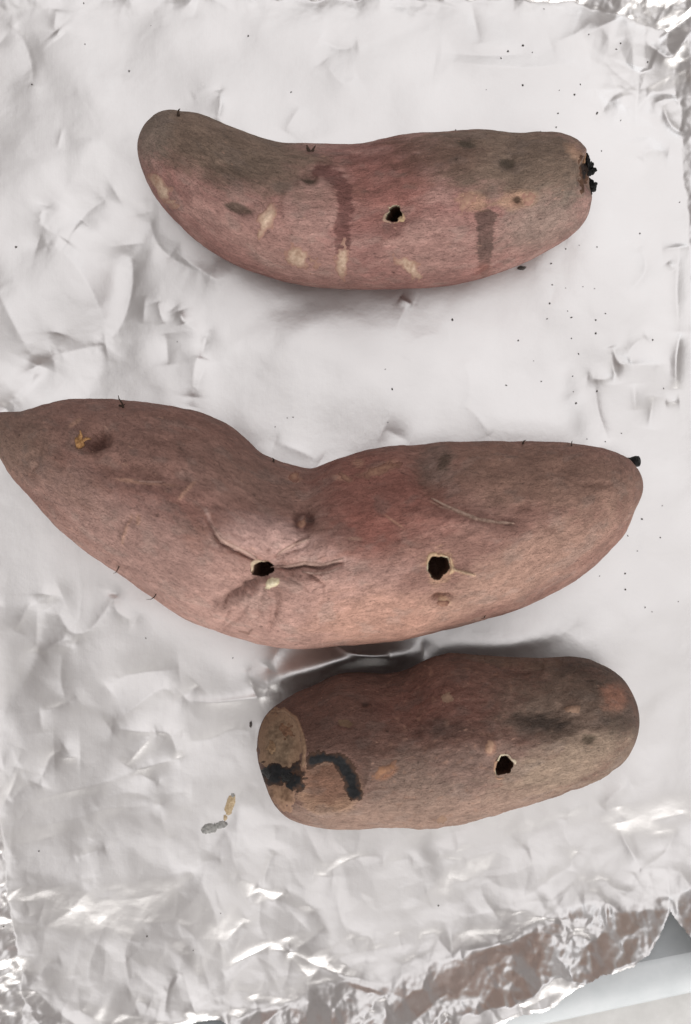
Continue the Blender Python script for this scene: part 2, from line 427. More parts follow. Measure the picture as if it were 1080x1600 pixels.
def tube(parent_off, root, name, pts, radii, mat, sides=8):
    """a tapering bent strand through world points"""
    P = [Vector(q) for q in pts]; V = []
    for i, q in enumerate(P):
        d = (P[min(i + 1, len(P) - 1)] - P[max(i - 1, 0)]).normalized()
        a = d.cross(Vector((0.31, 0.2, 0.93))).normalized(); b = d.cross(a)
        for k in range(sides):
            t = 2 * math.pi * k / sides
            V.append(tuple(q + (a * math.cos(t) + b * math.sin(t)) * radii[i] * U - Vector(parent_off)))
    F = grid_faces(len(P), sides, True).tolist()
    V.append(tuple(P[0] - Vector(parent_off))); V.append(tuple(P[-1] - Vector(parent_off)))
    n = len(V)
    for k in range(sides):
        F.append([n - 2, k, (k + 1) % sides, n - 2]); b0 = (len(P) - 1) * sides
        F.append([n - 1, b0 + (k + 1) % sides, b0 + k, n - 1])
    me = bpy.data.meshes.new(name)
    me.from_pydata(V, [], [tuple(dict.fromkeys(f)) for f in F]); me.materials.append(mat)
    for f in me.polygons: f.use_smooth = True
    o = bpy.data.objects.new(name, me); sc.collection.objects.link(o)
    if root: o.parent = root
    return o
def rootlet(p, px, py, path, r0=1.6, name="rootlet", mat=None):
    P, Nn = hit(p.bvh, px, py)
    if P is None: return
    pts = [P - Nn * (2 * U)] + [P + Vector((dx * U, -dy * U, dz * U)) for dx, dy, dz in path]
    n = len(pts); tube(p.off, p.root, name, pts, [r0 * (1 - 0.8 * i / (n - 1)) for i in range(n)], mat or M_root)

def mixc(col, c, k):
    k = k[..., None] if k.ndim == 2 else k
    return col * (1 - k) + np.asarray(c) * k

# skin colours (albedo)
PURPLE = lin(158, 118, 112); ROSE = lin(166, 137, 129); RED = lin(140, 90, 80); OLIVE = lin(134, 118, 104)
GREY = lin(142, 132, 122); DARK = lin(84, 70, 60); TAN = lin(178, 150, 130); CREAM = lin(224, 196, 160); BROWN = lin(112, 84, 74)
FLESH = (0.72, 0.62, 0.44)

def irregular(rx, ry, seed, amp=0.10, ang0=0):
    ph = [random.Random(seed * 10 + k).uniform(0, 6.28) for k in range(5)]
    def f(a):
        a = np.asarray(a) - math.radians(ang0)
        base = 1 / np.sqrt((np.cos(a) / rx) ** 2 + (np.sin(a) / ry) ** 2)
        return base * (1 + amp * (np.sin(2 * a + ph[0]) * 0.6 + np.sin(3 * a + ph[1]) * 0.8 + np.sin(5 * a + ph[2]) * 0.5 + np.sin(9 * a + ph[3]) * 0.25))
    return f

# ---- upper potato
top1 = [(215, 234), (217, 219), (222, 205), (231, 191), (246, 179), (265, 174), (290, 177), (320, 183), (350, 195), (380, 207), (410, 219), (440, 227), (470, 230), (520, 229), (560, 227), (600, 219), (640, 212), (680, 208), (720, 206), (750, 206), (780, 209), (810, 213), (840, 210), (870, 211), (895, 219), (910, 230), (918, 244), (922, 262), (923, 290)]
bot1 = [(215, 234), (218, 252), (225, 273), (237, 298), (255, 323), (278, 347), (303, 370), (330, 390), (355, 406), (390, 422), (430, 435), (480, 445), (530, 449), (600, 451), (650, 450), (700, 445), (750, 436), (790, 424), (830, 407), (860, 391), (888, 373), (907, 356), (918, 338), (922, 315), (923, 290)]
H1 = [(616, 334, irregular(13, 14, 3, 0.14))]
def relief1(X, Y, Z):
    Z -= 9 * blob(X, Y, 926, 268, 18, 30, 8, 0.4)
    Z -= 7 * blob(X, Y, 482, 277, 13, 9, 20, 0.6)
    Z -= 3 * blob(X, Y, 460, 280, 7, 14, 0, 0.6)
    Z -= 4 * blob(X, Y, 616, 334, 26, 24, 0, 0.8)
    Z -= 3 * blob(X, Y, 810, 312, 9, 8, 0, 0.7)
    Z -= 3 * blob(X, Y, 735, 222, 16, 8, 10, 0.7)
    Z -= 3 * blob(X, Y, 795, 254, 12, 9, 0, 0.8)
    Z -= 4 * blob(X, Y, 380, 328, 16, 8, 20, 0.8)
    Z += 7 * blob(X, Y, 400, 330, 70, 36, 20, 0.9)
    Z -= 5 * blob(X, Y, 560, 300, 60, 60, 0, 0.9)
    Z += 2.8 * blob(X, Y, 485, 325, 45, 48, 0, 0.14)          # raised rounded skin flap
    crease(X, Y, Z, [(812, 214), (800, 250), (805, 300)], -3.5, 12)
    crease(X, Y, Z, [(900, 225), (908, 260), (905, 300), (915, 330)], -3, 8)
    crease(X, Y, Z, [(440, 245), (470, 262), (510, 262), (530, 285)], -3, 6)
def colour1(X, Y, nz, nf, up):
    c = mixc(np.broadcast_to(PURPLE, X.shape + (3,)), ROSE, sstep(-0.3, 0.6, nz) * 0.6)
    w = nz * 0.34 + nf * 0.22
    c = mixc(c, OLIVE, 0.95 * blob(X, Y, 330, 215, 185, 62, 22, 0.5, 1, w))
    c = mixc(c, OLIVE, 0.95 * blob(X, Y, 800, 245, 165, 62, 5, 0.45, 1, w))
    c = mixc(c, OLIVE * 0.8, 0.7 * blob(X, Y, 375, 250, 80, 28, 25, 0.6, 1, w))
    c = mixc(c, DARK, 0.35 * blob(X, Y, 325, 265, 75, 22, 20, 0.7, 1, w))
    c = mixc(c, GREY, 0.6 * blob(X, Y, 235, 210, 28, 50, 20, 0.7, 1, w))
    c = mixc(c, RED * 1.02, 0.5 * blob(X, Y, 600, 285, 70, 62, 0, 0.6, 1, w))
    c = mixc(c, BROWN, 0.55 * blob(X, Y, 690, 245, 70, 26, 0, 0.6, 1, w))
    c = mixc(c, ROSE, 0.55 * blob(X, Y, 420, 375, 150, 40, 25, 0.5, 1, w))
    c = mixc(c, ROSE, 0.6 * blob(X, Y, 680, 385, 75, 42, -5, 0.6, 1, w))
    c = mixc(c, OLIVE * 0.85, 0.6 * blob(X, Y, 850, 265, 75, 50, 5, 0.6, 1, w))
    c = mixc(c, GREY, 0.65 * blob(X, Y, 850, 345, 75, 40, -25, 0.6, 1, w))
    # rounded lighter flap with a dark wet edge
    c = mixc(c, lin(168, 138, 130), 0.35 * blob(X, Y, 485, 325, 43, 46, 0, 0.12, 1, nz * 0.12))
    e = polydist(X, Y, [(500, 264), (522, 270), (537, 292), (540, 330), (534, 352), (536, 385)]) + 5 * nf
    c = mixc(c, lin(108, 72, 68), 0.78 * (1 - sstep(9, 15, e)) * (1 - blob(X, Y, 485, 325, 43, 46, 0, 0.06)))
    # wet drips
    zig = 3.5 * np.sin(Y * 0.9 + nf * 3) * np.sin(Y * 0.37)
    dx = np.abs(X - (758 + (Y - 375) * -0.03) + zig * 0.7); wd = np.interp(Y, [326, 334, 350, 380, 420, 436], [0, 19, 12, 12, 8, 0])
    c = mixc(c, lin(92, 74, 68), np.where(wd > 0, 0.80 * (1 - sstep(wd - 1, wd + 2.5, dx)), 0) * np.interp(Y, [330, 400, 436], [1, 0.95, 0.45]))
    c = mixc(c, lin(118, 80, 74), 0.55 * blob(X, Y, 612, 362, 26, 12, -35, 0.5, 1, w))
    c = mixc(c, RED, 0.5 * blob(X, Y, 756, 424, 16, 12, 0, 0.5, 1, w))
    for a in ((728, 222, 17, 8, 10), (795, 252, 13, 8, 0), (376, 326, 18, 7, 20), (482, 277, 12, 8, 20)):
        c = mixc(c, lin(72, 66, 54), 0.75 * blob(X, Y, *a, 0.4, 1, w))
    for a in ((735, 314, 22, 11, 10), (810, 312, 27, 12, -5), (900, 235, 14, 10, 40)):
        c = mixc(c, lin(196, 160, 134), 0.6 * blob(X, Y, *a, 0.5, 1, w * 1.6))
    c = mixc(c, lin(66, 52, 40), 0.85 * blob(X, Y, 810, 312, 6, 6, 0, 0.4)); c = mixc(c, lin(120, 84, 66), 0.6 * blob(X, Y, 737, 314, 4, 4, 0, 0.4))
    return c * (1 + 0.10 * nz + 0.10 * nf)[..., None]
p1 = build_potato("curved purple-brown sweet potato nearest the top of the foil, bent at its left end", top1, bot1, 0.86, 520, 430, 5.0, relief1, colour1, H1, 1)
hole_part(p1, *H1[0], rim=FLESH, tilt=(0.1, 0))
rim_ring(p1, H1[0], lin(186, 158, 138), lin(150, 112, 100), 0.12, 1.4, (170, 60), 0.7); rim_ring(p1, H1[0], lin(196, 166, 136), lin(150, 112, 100), 0.14, 1.6, (50, 40), 0.7)
patch(p1, "hole_flap", 628, 343, 5, 4, 30, 2.0, lin(190, 164, 130), nz=0.5, freq=2, step=1.0)
SC = lin(218, 194, 172); SC2 = lin(176, 142, 122)
for a in ((416, 344, 9, 22, 22, 3.0), (469, 404, 22, 13, 25, 1.8), (535, 407, 8, 24, 5, 2.2), (255, 297, 9, 27, -35, 1.8), (641, 418, 22, 9, 38, 1.2), (729, 316, 11, 10, 0, 1.2), (825, 313, 9, 8, 0, 1.2)):
    patch(p1, "scar", *a[:5], H=a[5], col=SC if a[0] not in (729, 825) else SC2, col2=SC2 * 0.85, nz=0.75, freq=1.2, step=1.3, edge=lin(160, 122, 110))
zk = float(p1.prof[3][-4]); kz = 1 - zk / D; KS = -5
patch(p1, "charred_crust", 912, 270, 7, 24, 4, 2.0, lin(30, 28, 28), nz=0.7, freq=1.4, step=1.2, col2=lin(60, 46, 38), edge=lin(110, 82, 66))
for i, (px, py, r, sq) in enumerate(((919, 254, 9, (0.7, 1.2, 1)), (925, 264, 9, (0.8, 1.2, 1.1)), (930, 269, 5, (1, 1, 1)), (918, 277, 7, (1, 0.7, 1)), (926, 288, 8, (0.8, 1.1, 1)), (931, 293, 6, (0.9, 1.2, 1)), (924, 303, 8, (0.8, 1.3, 1)))):
    lump(p1.off, p1.root, "charred_knob", W(CX + (px + KS - CX) * kz, CY + (py - CY) * kz, zk + (12, 6, 9, 16, 4, 10, 0)[i]), r * 0.88, M_char, 10 + i, sq, rough=0.45)
for i, (px, py, r, sq, g) in enumerate(((911, 243, 7, (0.6, 1.5, 1), 22), (907, 262, 6, (0.6, 2.0, 1), 30), (913, 300, 5, (0.6, 2.4, 1), 20), (919, 322, 5, (0.5, 1.8, 1), 8))):
    o = lump(p1.off, p1.root, "torn_end_rim", W(CX + (px - CX) * (1 - (zk + g) / D), CY + (py - CY) * (1 - (zk + g) / D), zk + g), r, M_cork, 31 + i, sq, rough=0.4)
    set_col(o, np.tile(lin(160, 126, 100), (len(o.data.vertices), 1)))
rootlet(p1, 279, 181, [(0, -3, 4), (1, -7, 5), (3, -9, 5)], 2.6, "soil_clod")
rootlet(p1, 484, 236, [(-3, -4, 3), (-4, -8, 4)], 3.2, "soil_clod"); rootlet(p1, 488, 236, [(2, -3, 3), (5, -7, 4)], 2.6, "soil_clod")

# ---- middle potato
top2 = [(-26, 668), (-22, 658), (-12, 649), (0, 644), (25, 641), (50, 638), (75, 631), (105, 626), (140, 624), (180, 627), (220, 629), (260, 633), (300, 642), (330, 653), (360, 669), (385, 687), (408, 705), (430, 717), (455, 726), (480, 731), (492, 730), (510, 722), (540, 711), (580, 702), (630, 695), (680, 692), (730, 690), (780, 689), (835, 688), (880, 690), (920, 695), (955, 704), (978, 715), (993, 730), (1001, 745), (1004, 760)]
bot2 = [(-26, 668), (-20, 682), (-10, 695), (0, 709), (20, 744), (45, 776), (75, 808), (111, 841), (150, 870), (188, 896), (230, 926), (274, 955), (300, 970), (335, 986), (375, 1000), (420, 1010), (448, 1013), (480, 1013), (520, 1009), (559, 1006), (618, 1003), (655, 996), (700, 984), (745, 971), (791, 957), (838, 937), (892, 910), (939, 873), (970, 835), (990, 798), (1000, 778), (1004, 760)]
H2 = [(411, 893, irregular(19, 16, 5, 0.09, -10)), (686, 887, irregular(17.5, 22, 8, 0.10, 12))]
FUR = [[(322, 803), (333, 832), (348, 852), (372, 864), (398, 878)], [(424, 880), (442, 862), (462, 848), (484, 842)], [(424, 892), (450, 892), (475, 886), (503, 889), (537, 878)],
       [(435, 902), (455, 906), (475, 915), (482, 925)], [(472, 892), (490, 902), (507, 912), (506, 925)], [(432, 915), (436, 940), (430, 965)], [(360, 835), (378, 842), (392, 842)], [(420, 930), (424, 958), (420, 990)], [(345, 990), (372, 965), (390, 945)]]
def relief2(X, Y, Z):
    wob = fbm(X / 16, Y / 16, 3.0, 3); X = X + 4 * wob; Y = Y + 4 * fbm(X / 16, Y / 16, 9.0, 3)
    Z -= 13 * blob(X, Y, 408, 893, 52, 36, -15, 0.9)
    Z += 10 * blob(X, Y, 450, 838, 95, 30, 12, 0.8)
    Z += 6 * blob(X, Y, 500, 905, 60, 12, -4, 0.9)
    crease(X, Y, Z, FUR[0], -8, 8, 3.2, 0.5, 0.35)
    crease(X, Y, Z, FUR[1], -5, 2.6, 6, 0.5, 0.5); crease(X, Y, Z, [(432, 874), (450, 862), (470, 856), (490, 845)], -3, 2, 4, 0.5, 0.5)
    crease(X, Y, Z, FUR[2], -7, 8, 2.8, 0.5, 0.4); crease(X, Y, Z, [(470, 893), (500, 897), (530, 888)], 3, 3, 5, 0.6, 0.5)
    for q in FUR[3:]: crease(X, Y, Z, q, -2.2, 4, 2.5, 0.5, 0.5)
    crease(X, Y, Z, [(470, 890), (490, 900), (510, 912)], -3, 5)
    crease(X, Y, Z, [(418, 904), (400, 916), (372, 932), (338, 950)], -10, 5, 11, 1.5, 0.35)
    crease(X, Y, Z, [(416, 918), (405, 945), (402, 975)], -4, 8, 8)
    crease(X, Y, Z, [(424, 920), (430, 950), (424, 990)], -5, 5, 10)
    crease(X, Y, Z, [(372, 950), (350, 965), (345, 985)], -3, 6, 6)
    Z -= 6 * blob(X, Y, 475, 818, 15, 20, 10, 0.6); Z += 4 * blob(X, Y, 473, 818, 7, 12, 10, 0.5)
    Z -= 11 * blob(X, Y, 148, 688, 22, 14, -20, 0.9)
    Z -= 9 * blob(X, Y, 667, 745, 22, 40, -25, 0.9)
    crease(X, Y, Z, [(672, 777), (690, 787), (715, 797), (745, 809), (800, 816)], -6, 14, 3, 0.5, 0.5)
    Z += 4 * blob(X, Y, 735, 820, 70, 14, 12, 0.9)
    Z -= 5 * blob(X, Y, 686, 890, 40, 44, 0, 0.9)
    crease(X, Y, Z, [(706, 892), (722, 896), (742, 899)], 3, 4)
    Z -= 5 * blob(X, Y, 694, 936, 14, 6, 0, 0.6); crease(X, Y, Z, [(668, 940), (695, 936), (715, 930)], -3, 4)
    Z -= 5 * blob(X, Y, 220, 740, 90, 16, 8, 0.9)
    crease(X, Y, Z, [(170, 742), (215, 752), (270, 754)], 2.0, 5)
    crease(X, Y, Z, [(190, 850), (198, 828), (203, 815)], 2.0, 3); crease(X, Y, Z, [(278, 780), (300, 755)], 2.0, 3)
    crease(X, Y, Z, [(60, 690), (58, 720), (45, 745)], -3, 6); crease(X, Y, Z, [(790, 690), (845, 700), (880, 712)], -3, 9)
    crease(X, Y, Z, [(845, 715), (885, 745), (940, 765)], -2.5, 8); crease(X, Y, Z, [(580, 795), (605, 812), (630, 826)], 1.5, 3)
    for a in ((820, 792, 14, 6), (860, 822, 8, 9), (935, 757, 14, 5), (205, 812, 8, 8), (880, 730, 20, 10)):
        Z -= 2.5 * blob(X, Y, *a, 0, 0.9)
def colour2(X, Y, nz, nf, up):
    c = mixc(np.broadcast_to(lin(158, 124, 114), X.shape + (3,)), BROWN * 1.15, sstep(-0.4, 0.5, nz) * 0.45)
    w = nz * 0.34 + nf * 0.22
    c = mixc(c, OLIVE, 0.55 * blob(X, Y, 20, 690, 62, 60, 0, 0.6, 1, w))
    c = mixc(c, OLIVE * 0.85, 0.4 * blob(X, Y, 120, 770, 70, 28, 30, 0.7, 1, w))
    c = mixc(c, lin(136, 108, 98), 0.5 * blob(X, Y, 230, 680, 190, 50, 5, 0.6, 1, w))
    c = mixc(c, lin(126, 90, 82), 0.7 * blob(X, Y, 250, 790, 85, 24, 14, 0.6, 1, w))
    c = mixc(c, lin(130, 108, 98), 0.5 * blob(X, Y, 400, 750, 90, 40, 25, 0.7, 1, w))
    c = mixc(c, RED * 0.95, 0.68 * blob(X, Y, 600, 775, 100, 70, 15, 0.5, 1, w))
    c = mixc(c, RED * 1.12, 0.6 * blob(X, Y, 570, 835, 50, 42, 0, 0.6, 1, w))
    c = mixc(c, lin(140, 114, 100), 0.75 * blob(X, Y, 850, 745, 175, 55, 8, 0.5, 1, w))
    c = mixc(c, ROSE, 0.75 * blob(X, Y, 240, 870, 190, 62, 33, 0.5, 1, w))
    c = mixc(c, lin(182, 149, 139), 0.85 * blob(X, Y, 470, 950, 190, 75, 0, 0.5, 1, w))
    c = mixc(c, lin(190, 150, 132), 0.7 * blob(X, Y, 600, 970, 110, 45, -4, 0.5, 1, w))
    c = mixc(c, lin(176, 146, 130), 0.65 * blob(X, Y, 830, 880, 160, 42, -28, 0.5, 1, w))
    c = mixc(c, lin(186, 158, 152), 0.6 * blob(X, Y, 430, 845, 90, 28, 12, 0.5, 1, w))  # light on the swell above the hole, painted into the skin colour
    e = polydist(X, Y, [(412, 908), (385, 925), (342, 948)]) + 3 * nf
    c = mixc(c, lin(118, 94, 86), 0.40 * (1 - sstep(5, 16, e)))  # groove shade painted as a darker band
    for q, k in zip(FUR, (0.65, 0.45, 0.65, 0.3, 0.3, 0.15, 0.3, 0.15, 0.15)): c = mixc(c, lin(96, 66, 58), k * (1 - sstep(0.6, 2.6, polydist(X, Y, q) + 1.2 * nf)))  # shade in the furrows, painted as thin dark lines
    for q, dy in ((FUR[0], -6), (FUR[2], -5), (FUR[1], 5)): c = mixc(c, lin(196, 168, 160), 0.5 * (1 - sstep(1.5, 6, polydist(X, Y - dy, q) + 2.5 * nf)))  # lit crests beside the furrows, painted paler
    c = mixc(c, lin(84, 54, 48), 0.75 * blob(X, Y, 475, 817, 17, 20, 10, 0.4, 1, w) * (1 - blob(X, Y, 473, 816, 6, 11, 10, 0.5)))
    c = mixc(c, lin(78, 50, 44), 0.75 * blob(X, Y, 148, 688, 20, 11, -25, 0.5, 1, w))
    c = mixc(c, lin(134, 120, 112), 0.6 * blob(X, Y, 682, 725, 26, 28, 0, 0.5, 1, w))
    c = mixc(c, lin(78, 66, 54), 0.7 * blob(X, Y, 695, 722, 12, 12, 0, 0.4, 1, w * 2))
    c = mixc(c, lin(92, 72, 60), 0.35 * blob(X, Y, 668, 750, 14, 36, -25, 0.7, 1, w))
    for a in ((594, 734, 30, 8, -18), (560, 725, 8, 6, 0), (460, 745, 9, 7, 0), (535, 748, 16, 4, 10), (555, 842, 10, 3, 0), (612, 812, 24, 2.5, 35), (216, 752, 42, 3, 6), (196, 832, 2.5, 20, 18), (215, 812, 4, 8, 0), (290, 768, 3, 18, 40), (120, 660, 3, 10, 60)):
        c = mixc(c, lin(196, 158, 134), 0.42 * blob(X, Y, *a, 0.5, 1, w * 1.8))
    c = mixc(c, lin(190, 160, 144), 0.5 * (1 - sstep(0.9, 2.8, polydist(X, Y, [(674, 780), (692, 790), (716, 800), (745, 812), (800, 818)]) + 1.2 * nf)))
    c = mixc(c, lin(200, 168, 140), 0.75 * (1 - sstep(1.2, 3.0, polydist(X, Y, [(700, 875), (712, 892), (742, 899)]) + 1.2 * nf)))
    c = mixc(c, lin(90, 64, 50), 0.6 * (1 - sstep(0.8, 2.2, polydist(X, Y, [(373, 988), (388, 992), (394, 985)]) + 0.8 * nf)))
    c = mixc(c, lin(110, 80, 64), 0.6 * blob(X, Y, 690, 934, 12, 6, 0, 0.5, 1, w)); c = mixc(c, CREAM, 0.6 * blob(X, Y, 694, 943, 8, 3.5, 0, 0.5, 1, w))
    c = mixc(c, lin(196, 160, 130), 0.55 * blob(X, Y, 686, 888, 25, 30, 10, 0.3, 1, w * 2))
    return c * (1 + 0.10 * nz + 0.10 * nf)[..., None]
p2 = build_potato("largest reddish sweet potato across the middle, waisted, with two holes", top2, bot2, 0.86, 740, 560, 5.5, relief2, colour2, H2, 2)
hole_part(p2, *H2[0], rim=(0.25, 0.15, 0.10), tilt=(0.1, 0.05))
hole_part(p2, *H2[1], rim=FLESH, tilt=(0, 0))
rim_ring(p2, H2[0], lin(206, 186, 160), lin(160, 124, 112), 0.14, 1.6, (-125, 45))
patch(p2, "hole_flap", 425, 911, 11, 6.5, -35, 3.0, lin(222, 212, 184), col2=lin(196, 180, 146), nz=0.35, freq=1.6, step=1.0)
rim_ring(p2, H2[1], lin(204, 174, 142), lin(160, 120, 100), 0.10, 1.8, (-75, 105), 0.8)
for a in ((592, 735, 25, 6, -18, 1.4), (461, 744, 8, 7, 0, 1.5), (473, 817, 5, 10, 15, 1.4), (692, 943, 8, 4, 0, 1.6), (541, 747, 10, 4, 30, 1.2)):
    patch(p2, "scar", *a[:5], H=a[5], col=lin(184, 144, 122), col2=lin(134, 98, 84), nz=0.8, freq=1.4, step=1.3, edge=lin(128, 92, 82))
def fold(p, name, pts, wd, H, col, edge, nz=0.35):
    xs = [q[0] for q in pts]; ys = [q[1] for q in pts]; x0, x1 = min(xs), max(xs)
    def sh(X, Y):
        t = np.clip((X - x0) / (x1 - x0), 0, 1)
        return polydist(X, Y, pts) / (wd * np.sqrt(np.maximum(4 * t * (1 - t), 0.04)))
    return patch(p, name, (x0 + x1) / 2, (min(ys) + max(ys)) / 2, (x1 - x0) / 2, 8, 0, H, col, nz=nz, freq=1.6, step=1.1, shape=sh, edge=edge)
FC, FE = lin(192, 162, 150), lin(150, 118, 108)
fold(p2, "skin_fold", [(672, 778), (692, 788), (716, 799), (745, 811), (775, 816), (806, 818)], 3.0, 2.6, lin(196, 168, 152), lin(136, 104, 92))
fold(p2, "skin_fold", [(330, 818), (344, 840), (356, 849), (376, 858), (402, 872)], 2.8, 2.4, FC, FE)
fold(p2, "skin_fold", [(424, 886), (450, 885), (476, 880), (503, 883), (540, 872)], 2.8, 2.4, FC, FE)
fold(p2, "skin_fold", [(470, 893), (492, 896), (515, 894), (536, 885)], 2.0, 2.0, FC, FE)
fold(p2, "skin_fold", [(430, 868), (446, 858), (466, 848), (488, 841)], 2.4, 2.2, FC, FE)
fold(p2, "skin_fold", [(206, 750), (230, 753), (262, 753)], 1.8, 1.6, lin(176, 144, 132), FE, 0.6)
fold(p2, "root_strand", [(702, 882), (712, 891), (726, 895), (744, 899)], 1.9, 2.2, lin(200, 172, 146), lin(150, 118, 100), 0.5)
# shrivelled orange-brown bud in its dimple
P, Nn = hit(p2.bvh, 125, 692)
M_bud = rough_material("dry_bud", (0.20, 0.09, 0.03), (0.50, 0.28, 0.12), 1.5, 0.7)
lump(p2.off, p2.root, "dry_bud", P + Nn * 3 * U, 7.5, M_bud, 44, (0.7, 1.25, 0.8), 16, 0.4)
tube(p2.off, p2.root, "bud_leaf", [P + Vector((0, 0, 3 * U)), P + Vector((3 * U, 9 * U, 6 * U)), P + Vector((2 * U, 17 * U, 8 * U))], [3, 2.2, 0.5], M_bud)
tube(p2.off, p2.root, "bud_leaf", [P + Vector((3 * U, 2 * U, 3 * U)), P + Vector((11 * U, 6 * U, 6 * U)), P + Vector((17 * U, 5 * U, 7 * U))], [2.5, 2.2, 0.5], M_bud)
# black stub of the vine at the right tip
zc2 = 72; k = 1 - zc2 / D
base = W(CX + (976 - CX) * k, CY + (722 - CY) * k, zc2 - 5); tip = W(CX + (997 - CX) * k, CY + (721 - CY) * k, zc2 + 10)
tube(p2.off, p2.root, "vine_stub", [base, base.lerp(tip, 0.4), base.lerp(tip, 0.75), base.lerp(tip, 0.95), tip], [7, 6.5, 8.5, 8, 5.5], M_char, 16)
rootlet(p2, 193, 637, [(-1, -6, 5), (-5, -12, 8), (-6, -17, 8)], 1.9); rootlet(p2, 190, 634, [(-2, 0, 3), (3, 1, 6), (6, -2, 7)], 2.6)
rootlet(p2, 186, 884, [(-2, 6, 1), (-5, 10, -2), (-9, 11, -4)], 1.1); rootlet(p2, 244, 928, [(-3, 5, 1), (-8, 8, -2), (-15, 8, -4)], 1.1)
rootlet(p2, 428, 722, [(0, -4, 2), (-2, -6, 3)], 2.0, "soil_clod"); rootlet(p2, 817, 694, [(1, -4, 1), (4, -6, 3)], 2.0, "soil_clod"); rootlet(p2, 893, 697, [(0, -5, 2), (1, -8, 2)], 1.2)
rootlet(p2, 760, 961, [(-3, 4, 0), (-8, 6, -2)], 1.2)

# ---- lower potato
top3 = [(401, 1172), (402, 1155), (405, 1140), (411, 1125), (421, 1112), (436, 1100), (462, 1083), (487, 1073), (512, 1060), (535, 1052), (569, 1051), (600, 1053), (632, 1048), (660, 1036), (682, 1027), (705, 1022), (730, 1022), (760, 1024), (800, 1026), (858, 1027), (890, 1026), (917, 1029), (938, 1037), (957, 1048), (973, 1061), (984, 1078), (992, 1096), (997, 1120)]
bot3 = [(401, 1172), (403, 1190), (408, 1207), (418, 1233), (430, 1255), (449, 1274), (474, 1285), (500, 1290), (522, 1293), (548, 1293), (575, 1292), (613, 1290), (657, 1293), (680, 1291), (717, 1284), (769, 1272), (828, 1254), (880, 1236), (932, 1218), (954, 1203), (972, 1188), (985, 1168), (993, 1147), (997, 1120)]
H3 = [(789, 1199, irregular(15.5, 17, 12, 0.10))]
def relief3(X, Y, Z):
    Z -= 5 * blob(X, Y, 789, 1200, 32, 30, 0, 0.9)
    Z += 6 * blob(X, Y, 765, 1170, 10, 14, 10, 0.8)
    Z += 4 * blob(X, Y, 700, 1055, 75, 30, 8, 0.9)
    crease(X, Y, Z, [(745, 1020), (775, 1034), (800, 1044), (850, 1042)], -5, 8, 9, 1.5, 0.5)
    crease(X, Y, Z, [(590, 1050), (640, 1070), (660, 1100)], -4, 22, 22, 3)
    crease(X, Y, Z, [(432, 1110), (455, 1112), (468, 1135), (477, 1165), (478, 1200), (470, 1230)], 5, 4, 12, 1.0, 0.3)
    Z -= 6 * blob(X, Y, 437, 1170, 34, 62, -4, 0.5)
    Z -= 6 * blob(X, Y, 515, 1225, 45, 42, 15, 0.35)
    crease(X, Y, Z, [(560, 1150), (578, 1180), (575, 1215), (560, 1250)], 3, 7)
    crease(X, Y, Z, [(455, 1250), (500, 1268), (540, 1262), (560, 1240)], 3, 5)
    Z -= 4 * blob(X, Y, 571, 1098, 7, 6, 0, 0.7); Z -= 3 * blob(X, Y, 540, 1130, 12, 7, 0, 0.8)
    Z -= 4 * blob(X, Y, 850, 1125, 60, 22, 0, 0.9); Z -= 3 * blob(X, Y, 920, 1155, 12, 9, 0, 0.8); Z += 3 * blob(X, Y, 895, 1108, 10, 8, 0, 0.8)
    Z += 0.9 * fbm(X / 15, Y / 12, 4.0, 3) * sstep(520, 640, X) * sstep(985, 930, X)
